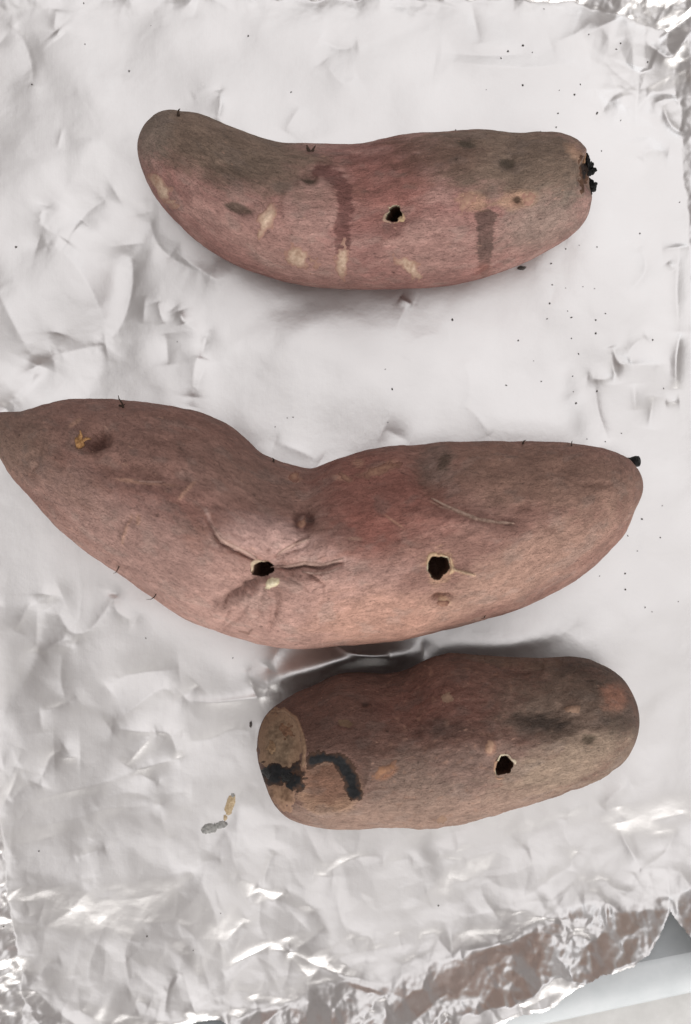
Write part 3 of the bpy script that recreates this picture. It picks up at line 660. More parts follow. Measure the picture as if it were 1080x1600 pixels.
def colour3(X, Y, nz, nf, up):
    c = mixc(np.broadcast_to(lin(118, 92, 82), X.shape + (3,)), BROWN * 0.95, sstep(-0.4, 0.5, nz) * 0.5)
    w = nz * 0.4 + nf * 0.22
    c = mixc(c, lin(100, 74, 66), 0.6 * blob(X, Y, 560, 1110, 130, 60, 0, 0.5, 1, w))
    c = mixc(c, lin(124, 82, 72), 0.5 * blob(X, Y, 690, 1110, 90, 50, 0, 0.6, 1, w))
    c = mixc(c, lin(116, 102, 90), 0.75 * blob(X, Y, 900, 1110, 110, 85, 0, 0.5, 1, w))
    c = mixc(c, lin(146, 124, 114), 0.7 * blob(X, Y, 740, 1210, 120, 50, -8, 0.6, 1, w))
    c = mixc(c, lin(166, 148, 130), 0.85 * blob(X, Y, 880, 1200, 115, 36, -22, 0.5, 1, w))
    c = mixc(c, lin(164, 140, 126), 0.85 * blob(X, Y, 650, 1272, 220, 34, -3, 0.5, 1, w))
    c = mixc(c, lin(140, 122, 110), 0.6 * blob(X, Y, 640, 1225, 60, 40, 0, 0.6, 1, w))
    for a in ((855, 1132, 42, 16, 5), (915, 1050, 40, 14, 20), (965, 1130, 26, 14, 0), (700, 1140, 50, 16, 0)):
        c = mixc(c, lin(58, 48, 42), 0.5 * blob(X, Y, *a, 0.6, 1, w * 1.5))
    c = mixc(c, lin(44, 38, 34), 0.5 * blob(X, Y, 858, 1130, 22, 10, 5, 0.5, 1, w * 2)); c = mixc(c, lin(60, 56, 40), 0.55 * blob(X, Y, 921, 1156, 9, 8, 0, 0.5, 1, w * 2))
    c = mixc(c, lin(176, 126, 104), 0.65 * blob(X, Y, 962, 1090, 20, 20, 30, 0.5, 1, w))
    c = mixc(c, lin(184, 128, 92), 0.6 * blob(X, Y, 604, 1207, 16, 8, -30, 0.5, 1, w))
    c = mixc(c, lin(132, 112, 96), 0.6 * blob(X, Y, 790, 1030, 70, 9, 2, 0.5, 1, w))
    # sunken brown patch ringed by pale cork beside the end
    ring = blob(X, Y, 512, 1228, 52, 42, 18, 0.18, 1, w * 0.6); inner = blob(X, Y, 510, 1226, 36, 30, 18, 0.4, 1, w)
    c = mixc(c, lin(176, 144, 118), 0.75 * ring); c = mixc(c, lin(124, 92, 76), 0.85 * inner)
    pale = sstep(0.35, 0.7, fbm(X / 11, Y / 9, 7.0, 3))
    c = mixc(c, lin(156, 124, 106), 0.4 * pale * sstep(560, 640, X) * (1 - sstep(770, 850, X)))
    c = mixc(c, lin(178, 138, 118), 0.7 * blob(X, Y, 766, 1168, 8, 12, 10, 0.5, 1, w)); c = mixc(c, lin(40, 30, 26), 0.7 * blob(X, Y, 571, 1098, 5, 4, 0, 0.5))
    return c * 0.88 * (1 + 0.12 * nz + 0.12 * nf)[..., None]
p3 = build_potato("shortest, darkest stubby sweet potato at the bottom, its left end cut and charred black", top3, bot3, 0.92, 470, 500, 3.0, relief3, colour3, H3, 3)
hole_part(p3, *H3[0], rim=FLESH, tilt=(0, 0.1))
rim_ring(p3, H3[0], lin(214, 200, 178), lin(140, 112, 96), 0.10, 1.6, (-65, 42), 0.7); rim_ring(p3, H3[0], lin(190, 152, 126), lin(140, 112, 96), 0.10, 1.2, (160, 50))
patch(p3, "cut_end", 437, 1160, 28, 46, -4, 1.6, lin(150, 128, 106), nz=0.16, freq=1.0, col2=lin(92, 74, 60), step=1.3, edge=lin(150, 122, 100))
patch(p3, "cut_end", 440, 1242, 22, 16, 40, 1.4, lin(160, 130, 106), nz=0.5, freq=1.3, col2=lin(104, 78, 62), edge=lin(160, 128, 108))
CB, CB2, CE = lin(26, 28, 30), lin(44, 44, 46), lin(84, 62, 50)
patch(p3, "charred_crust", 436, 1207, 31, 19, 6, 2.4, CB, nz=0.8, freq=1.1, step=1.2, col2=CB2, edge=CE)
patch(p3, "charred_crust", 460, 1222, 15, 16, 30, 1.8, CB, nz=0.9, freq=1.4, step=1.2, col2=CB2, edge=CE)
patch(p3, "charred_blister", 424, 1208, 12, 7, 10, 4.0, mat=M_char, nz=0.9, freq=1.6, step=1.2)
patch(p3, "charred_blister", 447, 1214, 9, 8, 40, 3.4, mat=M_char, nz=0.9, freq=1.8, step=1.2)
arc3 = [(492, 1188), (506, 1183), (522, 1185), (536, 1197), (547, 1214), (554, 1238)]
patch(p3, "charred_crust", 526, 1208, 42, 38, 0, 1.8, CB, nz=0.55, freq=1.4, step=1.2, col2=CB2, edge=CE, shape=lambda X, Y: polydist(X, Y, arc3) / (9.5 - 2.5 * np.sin(X / 13.0)))
patch(p3, "cut_end_lip", 455, 1150, 40, 60, 0, 2.6, lin(150, 122, 100), nz=0.35, freq=1.6, step=1.3, edge=lin(112, 86, 74), shape=lambda X, Y: polydist(X, Y, [(425, 1112), (446, 1110), (462, 1122), (472, 1146), (476, 1172), (474, 1196)]) / 3.0)
patch(p3, "cut_end_fibres", 448, 1140, 9, 14, -20, 2.4, lin(150, 116, 92), nz=0.9, freq=2.2, step=1.2, col2=lin(92, 66, 52))
patch(p3, "cut_end_fibres", 426, 1168, 9, 13, 20, 2.4, lin(170, 142, 112), nz=0.9, freq=2.2, step=1.2, col2=lin(110, 84, 64))
patch(p3, "scar", 600, 1206, 17, 6, -32, 1.2, lin(168, 126, 98), nz=0.8, freq=1.3, step=1.3, edge=lin(128, 98, 84))
patch(p3, "scar", 766, 1167, 6, 9, 10, 1.6, lin(186, 150, 128), nz=0.5, freq=1.6)
patch(p3, "scar", 540, 1130, 9, 6, 0, 1.4, lin(120, 96, 78), nz=0.7, freq=1.6)
for a in ((700, 1090, 8, 6), (895, 1108, 9, 6), (690, 1280, 8, 5)):
    patch(p3, "scar", *a, 0, 1.2, lin(150, 122, 104), nz=0.6, freq=1.6)

# ------------------------------------------------------------------ foil
def tin(X, Y, x0, y0, step, seed, spacing, squash=1.0, power=1.0):
    """faceted height field: random heights on a scattered triangulation"""
    r = np.random.default_rng(seed); nx = int((X.max() - X.min()) / spacing) + 3; ny = int((Y.max() - Y.min()) / (spacing * squash)) + 3
    gx, gy = np.meshgrid(np.arange(nx) - 1.0, np.arange(ny) - 1.0, indexing='ij')
    px = x0 + (gx + r.uniform(-0.45, 0.45, gx.shape)) * spacing; py = y0 + (gy + r.uniform(-0.45, 0.45, gx.shape)) * spacing * squash
    px[0] = x0 - spacing; px[-1] = X.max() + spacing; py[:, 0] = y0 - spacing; py[:, -1] = Y.max() + spacing
    hz = r.uniform(-1, 1, gx.shape); hz = np.sign(hz) * np.abs(hz) ** power
    pts = np.stack([px.ravel(), py.ravel()], -1); hz = hz.ravel()
    vv, _, ff, ov, _, _ = delaunay_2d_cdt([Vector(q) for q in pts.tolist()], [], [], 0, 1e-5)
    H = np.zeros(X.shape); vv = np.array([tuple(v) for v in vv]); hv = np.array([hz[o[0]] if o else 0 for o in ov])
    for f in ff:
        a, b, c = vv[f[0]], vv[f[1]], vv[f[2]]
        i0 = max(int((min(a[0], b[0], c[0]) - x0) / step), 0); i1 = int((max(a[0], b[0], c[0]) - x0) / step) + 2
        j0 = max(int((min(a[1], b[1], c[1]) - y0) / step), 0); j1 = int((max(a[1], b[1], c[1]) - y0) / step) + 2
        xs = X[i0:i1, j0:j1]; ys = Y[i0:i1, j0:j1]
        if xs.size == 0: continue
        den = (b[1] - c[1]) * (a[0] - c[0]) + (c[0] - b[0]) * (a[1] - c[1])
        if abs(den) < 1e-9: continue
        u = ((b[1] - c[1]) * (xs - c[0]) + (c[0] - b[0]) * (ys - c[1])) / den
        v = ((c[1] - a[1]) * (xs - c[0]) + (a[0] - c[0]) * (ys - c[1])) / den
        m = (u >= -1e-6) & (v >= -1e-6) & (u + v <= 1 + 1e-6)
        H[i0:i1, j0:j1][m] = (u * hv[f[0]] + v * hv[f[1]] + (1 - u - v) * hv[f[2]])[m]
    return H
FS = 1.75; fx0, fx1, fy0, fy1 = -90, 1170, -90, 1680
gx = np.arange(fx0, fx1, FS); gy = np.arange(fy0, fy1, FS)
X, Y = np.meshgrid(gx, gy, indexing='ij')
wx = X + 11 * fbm(X / 110, Y / 110, 1.5, 2, 0.35); wy = Y + 11 * fbm(X / 110, Y / 110, 8.5, 2, 0.35)
def warp_tin(seed, sp, r, sq=1.0):
    t = tin(X, Y, fx0, fy0, FS, seed, sp, sq)
    t = blur(t, r, 2) if r else t
    # gentle curving of the folds
    a = np.clip((wx - fx0) / FS, 0, X.shape[0] - 1.001); b = np.clip((wy - fy0) / FS, 0, X.shape[1] - 1.001)
    ii = a.astype(int); jj = b.astype(int); a = a - ii; b = b - jj
    return (t[ii, jj] * (1 - a) + t[ii + 1, jj] * a) * (1 - b) + (t[ii, jj + 1] * (1 - a) + t[ii + 1, jj + 1] * a) * b
xr = np.interp(Y, [-90, 0, 170, 400, 560, 760, 1000, 1400], [985, 1000, 1038, 1055, 1064, 1084, 1100, 1120])
yb_ = np.interp(X, [-90, 0, 60, 150, 300, 350, 480, 600, 740, 870, 1000, 1170], [1545, 1560, 1585, 1610, 1592, 1572, 1556, 1530, 1487, 1436, 1405, 1380])
xl = np.interp(Y, [-90, 1000, 1200, 1400, 1500, 1680], [-75, -45, -8, 12, 30, 55])
xr = xr + 24
yt_ = np.interp(X, [-90, 700, 900, 1000, 1170], [-6, -2, 6, 40, 110])
nzb = 7 * fbm(X / 30, Y / 30, 3.1, 3); nzw = 15 * warp_tin(21, 62, 0) + 8 * warp_tin(22, 30, 0)
dr = X - xr + nzb; db = Y - yb_ + nzb + nzw + 6; dl = xl - X + nzb; dt = yt_ - Y + nzb
wall = np.maximum.reduce([np.clip(dr, 0, 80) * 0.38, (np.clip(db, 0, 85) - 16 * (1 - np.exp(-np.clip(db, 0, 85) / 16))) * 0.86, np.clip(dl, 0, 60) * 0.7, np.clip(dt, 0, 70) * 0.7])
near = lambda d, w: sstep(-w, w * 0.3, d)
Rm = np.maximum.reduce([near(db, 90), 0.35 * near(dr, 45), 0.8 * near(dl, 60), 0.7 * near(dt, 45), 1.0 * blob(X, Y, 1040, 50, 130, 150, 0, 0.5)])
low = sstep(980, 1380, Y) * 0.55
low = np.maximum(low, 0.42 * blob(X, Y, 90, 470, 260, 250, 0, 0.8)); low = np.maximum(low, 0.22 * blob(X, Y, 60, 150, 200, 200, 0, 0.8)); low = np.maximum(low, 0.32 * blob(X, Y, 980, 560, 130, 220, 0, 0.8)); low = np.maximum(low, 0.35 * blob(X, Y, 520, 10, 600, 60, 0, 0.8))
smoothz = 0.10 + 0.9 * np.clip(np.maximum(Rm, low), 0, 1)
fine = np.clip(np.maximum(Rm, 0.12 + 0.5 * sstep(1120, 1420, Y)), 0, 1)
Z = 1.6 * fbm(X / 170, Y / 170, 0.5, 2) * 2.2
Z += 10 * warp_tin(11, 130, 5) * (0.28 + 0.72 * smoothz)
low2 = 1 - 0.35 * sstep(1150, 1300, Y) * (1 - Rm)
Z += 4.6 * warp_tin(12, 70, 2) * (0.10 + 0.9 * smoothz)
Z += 2.3 * warp_tin(13, 36, 0) * fine ** 1.3 + 1.0 * warp_tin(17, 22, 0) * fine ** 1.4
Z += 10 * warp_tin(14, 58, 0) * Rm ** 1.5
Z += 2.6 * warp_tin(15, 31, 0) * Rm ** 1.6 + 0.55 * warp_tin(16, 20, 1) * smoothz
Z += wall
# creases that can be followed in the photograph (plan points, height, flank widths)
CR = [
 ([(20, 42), (40, 70), (50, 105), (52, 135)], -3, 8, 22), ([(20, 42), (5, 60), (-10, 80)], -2, 10, 10), ([(88, 50), (95, 58)], 2, 5, 5), ([(90, 15), (85, 50)], 3, 12, 8),
 ([(343, 140), (345, 165), (338, 192)], 3.5, 4, 10), ([(300, 150), (320, 140), (343, 142)], 1.5, 12, 12), ([(445, 205), (470, 165)], 1.6, 5, 12), ([(98, 200), (90, 235)], 0.8, 2, 2),
 ([(500, 60), (530, 75), (560, 72)], -2.5, 8, 8), ([(505, 95), (535, 130), (560, 120)], 2.5, 10, 14), ([(680, 95), (760, 105), (840, 108), (920, 95)], 5, 22, 30),
 ([(690, 82), (760, 88), (830, 86)], -2, 7, 8), ([(860, 70), (900, 55), (930, 30)], 3, 12, 12), ([(735, 0), (750, 70)], -2, 5, 8),
 ([(1018, 165), (1040, 155), (1062, 160)], 4, 4, 9), ([(1035, 165), (1050, 195), (1080, 212)], -7, 8, 5), ([(1000, 60), (1020, 80), (1045, 95), (1075, 55)], 8, 8, 10),
 ([(1000, 130), (960, 150), (930, 190)], 3, 12, 10), ([(940, 165), (975, 150), (1010, 148)], -3, 9, 9), ([(1000, 250), (1015, 235), (1045, 240)], 3, 10, 10),
 # left: broad soft facets
 ([(105, 375), (65, 350), (70, 320)], 4, 14, 20), ([(105, 375), (135, 330), (180, 300)], -4, 20, 14), ([(130, 345), (103, 378)], 3, 8, 14),
 ([(163, 538), (160, 500), (135, 440), (100, 395), (60, 380)], 7, 42, 22), ([(163, 538), (190, 500), (205, 440), (200, 380)], -6, 24, 26), ([(163, 538), (120, 545), (80, 555)], -5, 20, 26),
 ([(58, 570), (30, 520), (0, 460), (-20, 430)], 6, 32, 26), ([(58, 570), (40, 610), (10, 640)], 5, 22, 28), ([(322, 525), (290, 505), (270, 480)], 3, 18, 9), ([(322, 525), (305, 570), (300, 620)], 3, 9, 20),
 ([(322, 525), (312, 560)], -2, 5, 5), ([(245, 470), (255, 505)], 1.8, 4, 5), ([(280, 485), (288, 505)], 1.8, 4, 5), ([(225, 460), (222, 505)], 1.5, 6, 6), ([(258, 520), (262, 570)], -2, 8, 6),
 ([(230, 330), (245, 380), (280, 410), (330, 430)], -4, 12, 24), ([(270, 390), (310, 420), (350, 445)], 3, 8, 14),
 ([(300, 635), (310, 600), (325, 560)], 2, 8, 8), ([(430, 690), (470, 705), (500, 722)], 2.5, 14, 12), ([(600, 670), (640, 690)], -2, 12, 12),
 ([(640, 470), (625, 500), (618, 530)], 1.6, 5, 9), ([(625, 465), (645, 478)], 2, 4, 4), ([(630, 560), (650, 530), (700, 520)], 1.2, 10, 14), ([(720, 630), (745, 650), (765, 680)], 1.4, 5, 10), ([(725, 560), (735, 600), (730, 640)], 1.2, 8, 12),
 ([(930, 595), (935, 640), (952, 690)], -1.8, 2.5, 6), ([(955, 540), (967, 568), (985, 565)], 4.5, 5, 7), ([(918, 590), (945, 592), (962, 585)], 4, 10, 7), ([(965, 570), (1000, 570), (1045, 570)], 3.5, 6, 16),
 ([(975, 560), (990, 540), (1010, 525)], -3, 8, 8), ([(955, 545), (962, 600)], -3, 6, 5), ([(1000, 385), (1010, 415), (998, 440), (975, 460)], -2, 7, 9), ([(990, 600), (993, 640)], 2, 8, 5), ([(1022, 620), (1015, 670)], -3, 8, 6),
 ([(1043, 410), (1052, 422)], 2, 4, 4), ([(1035, 390), (1080, 385)], 2.5, 3, 5), ([(1062, 520), (1055, 560), (1056, 608)], 7, 6, 9), ([(1040, 628), (1062, 626)], 3, 5, 5), ([(870, 430), (860, 480)], -1.2, 10, 10), ([(1062, 380), (1056, 450), (1060, 520)], 4, 12, 8),
 # left, beneath the big potato
 ([(25, 985), (45, 950), (60, 942), (95, 925)], 3.5, 9, 22), ([(60, 942), (58, 985), (55, 1020)], 2.5, 10, 16), ([(85, 945), (110, 985), (140, 985), (165, 955), (178, 928)], 5, 18, 18),
 ([(178, 928), (185, 955), (212, 972)], 3, 14, 8), ([(62, 1022), (100, 1000), (118, 1005)], 3, 7, 18), ([(100, 1010), (95, 1060), (105, 1100)], -3, 14, 16), ([(62, 1112), (90, 1105), (120, 1088)], -1.8, 2.5, 10), ([(62, 1112), (66, 1145)], 1, 6, 8),
 ([(170, 1075), (200, 1055), (280, 1045)], -4, 10, 20), ([(170, 1133), (210, 1105), (255, 1075), (280, 1092)], 4.5, 18, 14), ([(175, 1137), (220, 1142), (250, 1143), (285, 1150)], 4, 14, 9),
 ([(243, 1143), (222, 1165), (198, 1195)], 3.5, 6, 14), ([(243, 1143), (265, 1145), (280, 1185)], 3.5, 6, 16), ([(280, 1188), (250, 1192), (213, 1204)], 2.5, 9, 5), ([(213, 1204), (235, 1218), (248, 1222)], -2, 7, 7),
 ([(285, 1093), (330, 1097), (380, 1092), (440, 1083)], 3.5, 3.5, 12), ([(285, 1160), (330, 1155), (365, 1140), (400, 1145)], -4, 14, 22), ([(385, 1045), (395, 1065), (420, 1080)], 2, 7, 7), ([(290, 1090), (310, 1070)], -2, 6, 6),
 ([(15, 1252), (50, 1250), (90, 1240), (150, 1225), (210, 1205), (240, 1190)], 6, 34, 7), ([(15, 1252), (35, 1232), (65, 1225)], -4, 9, 5), ([(60, 1225), (75, 1190), (85, 1180), (102, 1168)], -5, 10, 18), ([(85, 1183), (125, 1182)], 3, 12, 8),
 ([(-5, 1275), (15, 1240), (30, 1200)], -5, 6, 10), ([(0, 1235), (20, 1208), (30, 1192)], 3, 4, 4), ([(-10, 1240), (15, 1215), (35, 1170)], -3, 9, 4),
 ([(45, 1294), (80, 1288), (120, 1278), (160, 1264), (200, 1261), (250, 1257)], 3.6, 9, 14), ([(150, 1258), (175, 1243), (200, 1238), (225, 1242), (250, 1257)], 2.6, 12, 9), ([(250, 1257), (262, 1240), (300, 1238)], 3, 12, 14), ([(250, 1257), (256, 1290), (265, 1310)], 3, 9, 12),
 ([(118, 1340), (140, 1333), (165, 1325)], -3.5, 10, 5), ([(120, 1338), (135, 1322), (142, 1310)], 2.5, 9, 9), ([(0, 1320), (60, 1315), (130, 1290)], -2.5, 14, 16),
 ([(35, 1410), (55, 1395), (110, 1378), (150, 1365)], 4, 22, 10), ([(150, 1365), (145, 1385), (125, 1405), (110, 1422), (75, 1445), (50, 1460)], 5, 14, 12), ([(132, 1424), (160, 1405), (200, 1405), (250, 1395), (290, 1370)], 4, 12, 16), ([(132, 1424), (132, 1470)], 2, 6, 9),
 ([(40, 1410), (48, 1432)], 2.5, 4, 4), ([(72, 1405), (62, 1435), (55, 1450)], 2.5, 5, 5), ([(110, 1395), (110, 1420)], 2, 6, 5), ([(165, 1445), (142, 1500), (140, 1540)], -2.5, 8, 6), ([(210, 1458), (195, 1490), (205, 1545)], -3, 10, 6), ([(268, 1458), (255, 1490), (240, 1510)], 2.5, 10, 8),
 ([(0, 1310), (8, 1345), (10, 1375)], 4, 3, 4), ([(0, 1395), (22, 1435), (8, 1450)], 5, 4, 5), ([(0, 1420), (20, 1440)], 4, 3, 3), ([(20, 1480), (15, 1535)], 4, 7, 8), ([(5, 1535), (30, 1545), (55, 1548), (90, 1580)], 6, 5, 8), ([(30, 1500), (45, 1540)], -4, 5, 5), ([(60, 1530), (72, 1510), (95, 1500)], -3, 6, 6),
 ([(30, 1560), (20, 1590)], 5, 7, 9), ([(50, 1552), (62, 1590)], 5, 8, 6), ([(150, 1545), (130, 1575), (110, 1595)], 3, 8, 12), ([(215, 1560), (235, 1568)], -3, 5, 5), ([(275, 1515), (262, 1550), (258, 1590)], -6, 6, 8), ([(285, 1515), (300, 1560), (315, 1600)], 5, 6, 8), ([(282, 1520), (270, 1540), (258, 1545)], 4, 4, 4),
 # bottom centre stars
 ([(410, 1388), (385, 1375), (370, 1368)], 3, 8, 5), ([(410, 1388), (418, 1355), (430, 1330)], -4.5, 8, 5), ([(410, 1388), (385, 1405)], -4, 6, 5), ([(410, 1388), (425, 1410), (435, 1402), (450, 1392)], -4, 5, 6), ([(410, 1388), (405, 1440), (415, 1468)], -3, 8, 5),
 ([(322, 1345), (318, 1380), (335, 1420), (345, 1470), (352, 1540), (352, 1570)], 5.5, 16, 10), ([(300, 1360), (325, 1345), (345, 1342)], -3, 8, 7), ([(347, 1478), (370, 1455), (385, 1435)], -4.5, 6, 10), ([(350, 1520), (372, 1505), (410, 1485), (430, 1472)], -8, 5, 12), ([(352, 1568), (365, 1530), (400, 1495)], 5, 7, 10),
 ([(453, 1487), (420, 1485)], -4, 5, 6), ([(453, 1487), (475, 1475), (508, 1445)], -5, 10, 5), ([(453, 1487), (490, 1505), (530, 1520), (600, 1535)], -6, 4, 8), ([(453, 1487), (450, 1520), (440, 1545), (425, 1555)], -4, 5, 6), ([(453, 1487), (448, 1465)], -3, 4, 4),
 ([(530, 1522), (515, 1500)], 4, 5, 6), ([(530, 1522), (540, 1505)], -4, 4, 6), ([(530, 1525), (560, 1500), (600, 1498)], 4, 12, 7), ([(510, 1365), (545, 1345), (570, 1338), (600, 1340)], -4, 5, 10), ([(520, 1372), (490, 1368)], -3.5, 7, 5), ([(510, 1358), (540, 1330)], 3, 8, 9), ([(530, 1370), (530, 1420), (548, 1465)], 5, 14, 10), ([(550, 1465), (575, 1460), (590, 1480)], 4, 6, 7),
 ([(475, 1290), (500, 1340), (515, 1362)], 3, 8, 8), ([(430, 1290), (428, 1325)], -2.5, 6, 7), ([(365, 1300), (362, 1330), (375, 1368)], 2.5, 7, 10), ([(490, 1420), (470, 1440)], -2.5, 9, 9), ([(390, 1560), (425, 1555), (440, 1560), (470, 1562)], 4, 8, 9), ([(360, 1572), (400, 1575)], 5, 6, 7), ([(395, 1555), (400, 1575)], -5, 6, 6),
 # bottom right
 ([(600, 1345), (620, 1345), (645, 1342)], -2.5, 6, 10), ([(688, 1335), (700, 1343), (730, 1345)], -2.5, 4, 8), ([(712, 1300), (718, 1330)], 2.5, 9, 5), ([(760, 1330), (765, 1360)], 2, 6, 6), ([(700, 1370), (735, 1382)], -1.5, 5, 8), ([(750, 1385), (760, 1410), (785, 1440), (795, 1450)], -2.5, 5, 7), ([(815, 1350), (825, 1370), (820, 1400), (860, 1372), (900, 1350)], -2, 6, 6),
 ([(880, 1280), (885, 1310), (905, 1330)], 4, 6, 9), ([(880, 1280), (900, 1262), (920, 1260)], 3, 7, 9), ([(970, 1290), (985, 1310), (1000, 1350)], -2, 6, 7), ([(968, 1285), (975, 1310), (1002, 1358)], -4.5, 5, 5), ([(1000, 1360), (1015, 1370), (1020, 1400)], -3, 5, 7), ([(1000, 1360), (1040, 1335), (1060, 1295)], -3.5, 4, 9), ([(1000, 1360), (985, 1385), (975, 1400)], 3, 7, 7), ([(1000, 1360), (1045, 1358)], -2.5, 5, 5),
 ([(1015, 1282), (1045, 1278), (1080, 1270)], -3, 9, 5), ([(985, 1225), (960, 1240), (940, 1260)], 2.5, 10, 8), ([(910, 1385), (940, 1375), (965, 1390), (1000, 1395)], -3, 5, 9), ([(965, 1260), (972, 1285)], -2.5, 5, 5), ([(1030, 1300), (1035, 1330)], -2.5, 9, 9), ([(900, 1330), (890, 1360)], -2.5, 6, 6), ([(620, 1455), (628, 1485)], -3, 4, 6), ([(655, 1460), (700, 1460)], -2.5, 6, 6),
 ([(842, 1455), (860, 1440), (890, 1425)], -7, 5, 8), ([(800, 1465), (815, 1460), (840, 1455)], -5, 7, 7), ([(775, 1455), (785, 1485)], -4, 4, 7), ([(862, 1480), (885, 1510), (900, 1530)], -8, 5, 10), ([(790, 1490), (810, 1515), (835, 1525)], -6, 7, 6), ([(740, 1545), (765, 1560), (782, 1590)], -6, 5, 8), ([(722, 1550), (700, 1590)], 7, 12, 6), ([(800, 1540), (812, 1570)], -6, 5, 8), ([(860, 1580), (880, 1555), (900, 1545)], -5, 6, 9),
]
for pts, a, w1, w2 in CR:
    if pts[0][1] > 1230: a *= 0.40 if a > 0 else 0.55
    elif pts[0][0] < 340 and pts[0][1] < 640: a *= 0.75
    if pts[0][0] < 340 and 300 < pts[0][1] < 640: a, w1, w2 = a * 1.6, w1 * 1.15, w2 * 1.15
    crease(X, Y, Z, pts, *((a * 0.95, w1 * 1.3, w2 * 1.3, 1.6, 0.9) if pts[0][0] > 985 or (pts[0][1] > 1500 and pts[0][0] > 330) else (a * 1.15, w1 * 1.8, w2 * 1.8, 1.0, 0.9)))
crease(wx, wy, Z, [(120, 650), (160, 560), (175, 470), (215, 350), (260, 290)], -13, 34, 80, 16, 0.8)
crease(wx, wy, Z, [(-20, 660), (30, 620), (70, 575), (90, 520)], -8, 22, 40, 8, 0.6)
crease(wx, wy, Z, [(-60, 1180), (10, 1100), (60, 1000), (70, 930)], -9, 60, 30, 10, 0.6)
crease(wx, wy, Z, [(395, 1072), (460, 1048), (520, 1036), (590, 1024), (660, 1015)], 22, 16, 16, 12, 0.6)
crease(wx, wy, Z, [(640, 1018), (760, 1004), (850, 992), (905, 985)], 9, 30, 16, 14, 0.9)
crease(wx, wy, Z, [(520, 1008), (545, 1020), (580, 1024), (610, 1020)], 7, 8, 6, 2.5, 0.5)
crease(wx, wy, Z, [(420, 1040), (440, 1010), (450, 1000)], 6, 12, 14, 4, 0.5)
# keep it under the potatoes
for p in (p1, p2, p3):
    xs_, yc_, w_, zc, h = p.prof
    a = np.interp(X, xs_, yc_); ww = np.interp(X, xs_, w_); zz = np.interp(X, xs_, zc); hh = np.interp(X, xs_, h)
    inside = (X > xs_[0]) & (X < xs_[-1]) & (np.abs(Y - a) < ww)
    t = np.clip(np.abs(Y - a) / np.maximum(ww, 1e-3), 0, 1)
    zb = zz - hh * np.sqrt(1 - t * t) - 3.5
    Z = np.where(inside, np.minimum(Z, zb), Z)
    t2 = np.hypot((X - np.clip(X, xs_[0], xs_[-1])), (Y - a) / 1.0) / np.maximum(np.interp(X, xs_, blur(w_[None], 20)[0]), 1)
# torn lower edge: uncovered tray flange and a peaked gap at the lower right
edge = np.interp(X, [-90, 0, 200, 262, 300, 345, 380, 520, 640, 700, 745, 762, 800, 850, 868, 905, 930, 975, 1005, 1030, 1044, 1062, 1080, 1170],
                    [1670, 1650, 1630, 1606, 1598, 1592, 1612, 1625, 1618, 1612, 1600, 1584, 1566, 1556, 1548, 1520, 1506, 1492, 1474, 1440, 1422, 1446, 1464, 1500]) + 3 * fbm(X / 14, 0 * X, 2.2, 2)
ez = sstep(0, 40, X - 900) * sstep(60, 0, edge - Y) * 4
Z += ez
curl = np.clip(1 - np.abs(edge - Y) / 7, 0, 1); Z -= 2 * curl
ty = Y + (X - 540) * 0.175 * np.clip((Y - 800) / 700, 0, 1.3)
Z = np.maximum(Z, np.interp(ty, [0, 1532, 1540, 1582, 1590, 1598, 1658, 1666], [-36, -36, -34, 10, 16, 18, 14, 8]))
Fq = grid_faces(*X.shape)
ok = (Y < edge).ravel(); Fq = Fq[ok[Fq].all(1)]
V = np.stack([(X - CX) * U, (CY - Y) * U, Z * U], -1).reshape(-1, 3)
used = np.zeros(len(V), bool); used[Fq.ravel()] = True
remap = np.cumsum(used) - 1
Fq = remap[Fq]; Vf = V[used]
foil = mesh_obj("aluminium_foil_sheet", Vf, Fq[:, ::-1], M_foil)
tag(foil, "crumpled matte silver aluminium foil sheet lining the tray under the sweet potatoes", "aluminium foil")
foil_bvh = BVHTree.FromPolygons([tuple(v) for v in Vf.tolist()], Fq[:, ::-1].tolist())

# ------------------------------------------------------------------ tray and worktop
def ring_mesh(name, rings, mat, parent, close_last=False, n=14):
    """rounded-rectangle rings (x0, x1, y0, y1, corner radius, z, shear of the lower edge)"""
    V = []
    for (x0, x1, y0, y1, r, z) in rings:
        for (cx, cy, a0) in ((x1 - r, y0 + r, -90), (x1 - r, y1 - r, 0), (x0 + r, y1 - r, 90), (x0 + r, y0 + r, 180)):
            for k in range(n):
                a = math.radians(a0 + 90 * k / (n - 1)); px, py = cx + r * math.cos(a), cy + r * math.sin(a)
                py -= (px - 540) * 0.175 * min(max((py - 800) / 700, 0), 1.3)
                V.append(tuple(W(px, py, z)))
    m = 4 * n; F = grid_faces(len(rings), m, True).tolist()
    V = [tuple(v) for v in V]
    me = bpy.data.meshes.new(name)
    if close_last: F.append([(len(rings) - 1) * m + k for k in range(m)])
    me.from_pydata(V, [], [tuple(f) for f in F]); me.materials.append(mat)
    for f in me.polygons: f.use_smooth = len(f.vertices) == 4
    o = bpy.data.objects.new(name, me); sc.collection.objects.link(o); o.parent = parent; return o
tray = empty("baking_tray", W(540, 800, -42)); tray_off = tray.location
tag(tray, "pale grey baking tray showing at the lower right corner below the foil edge", "baking tray")
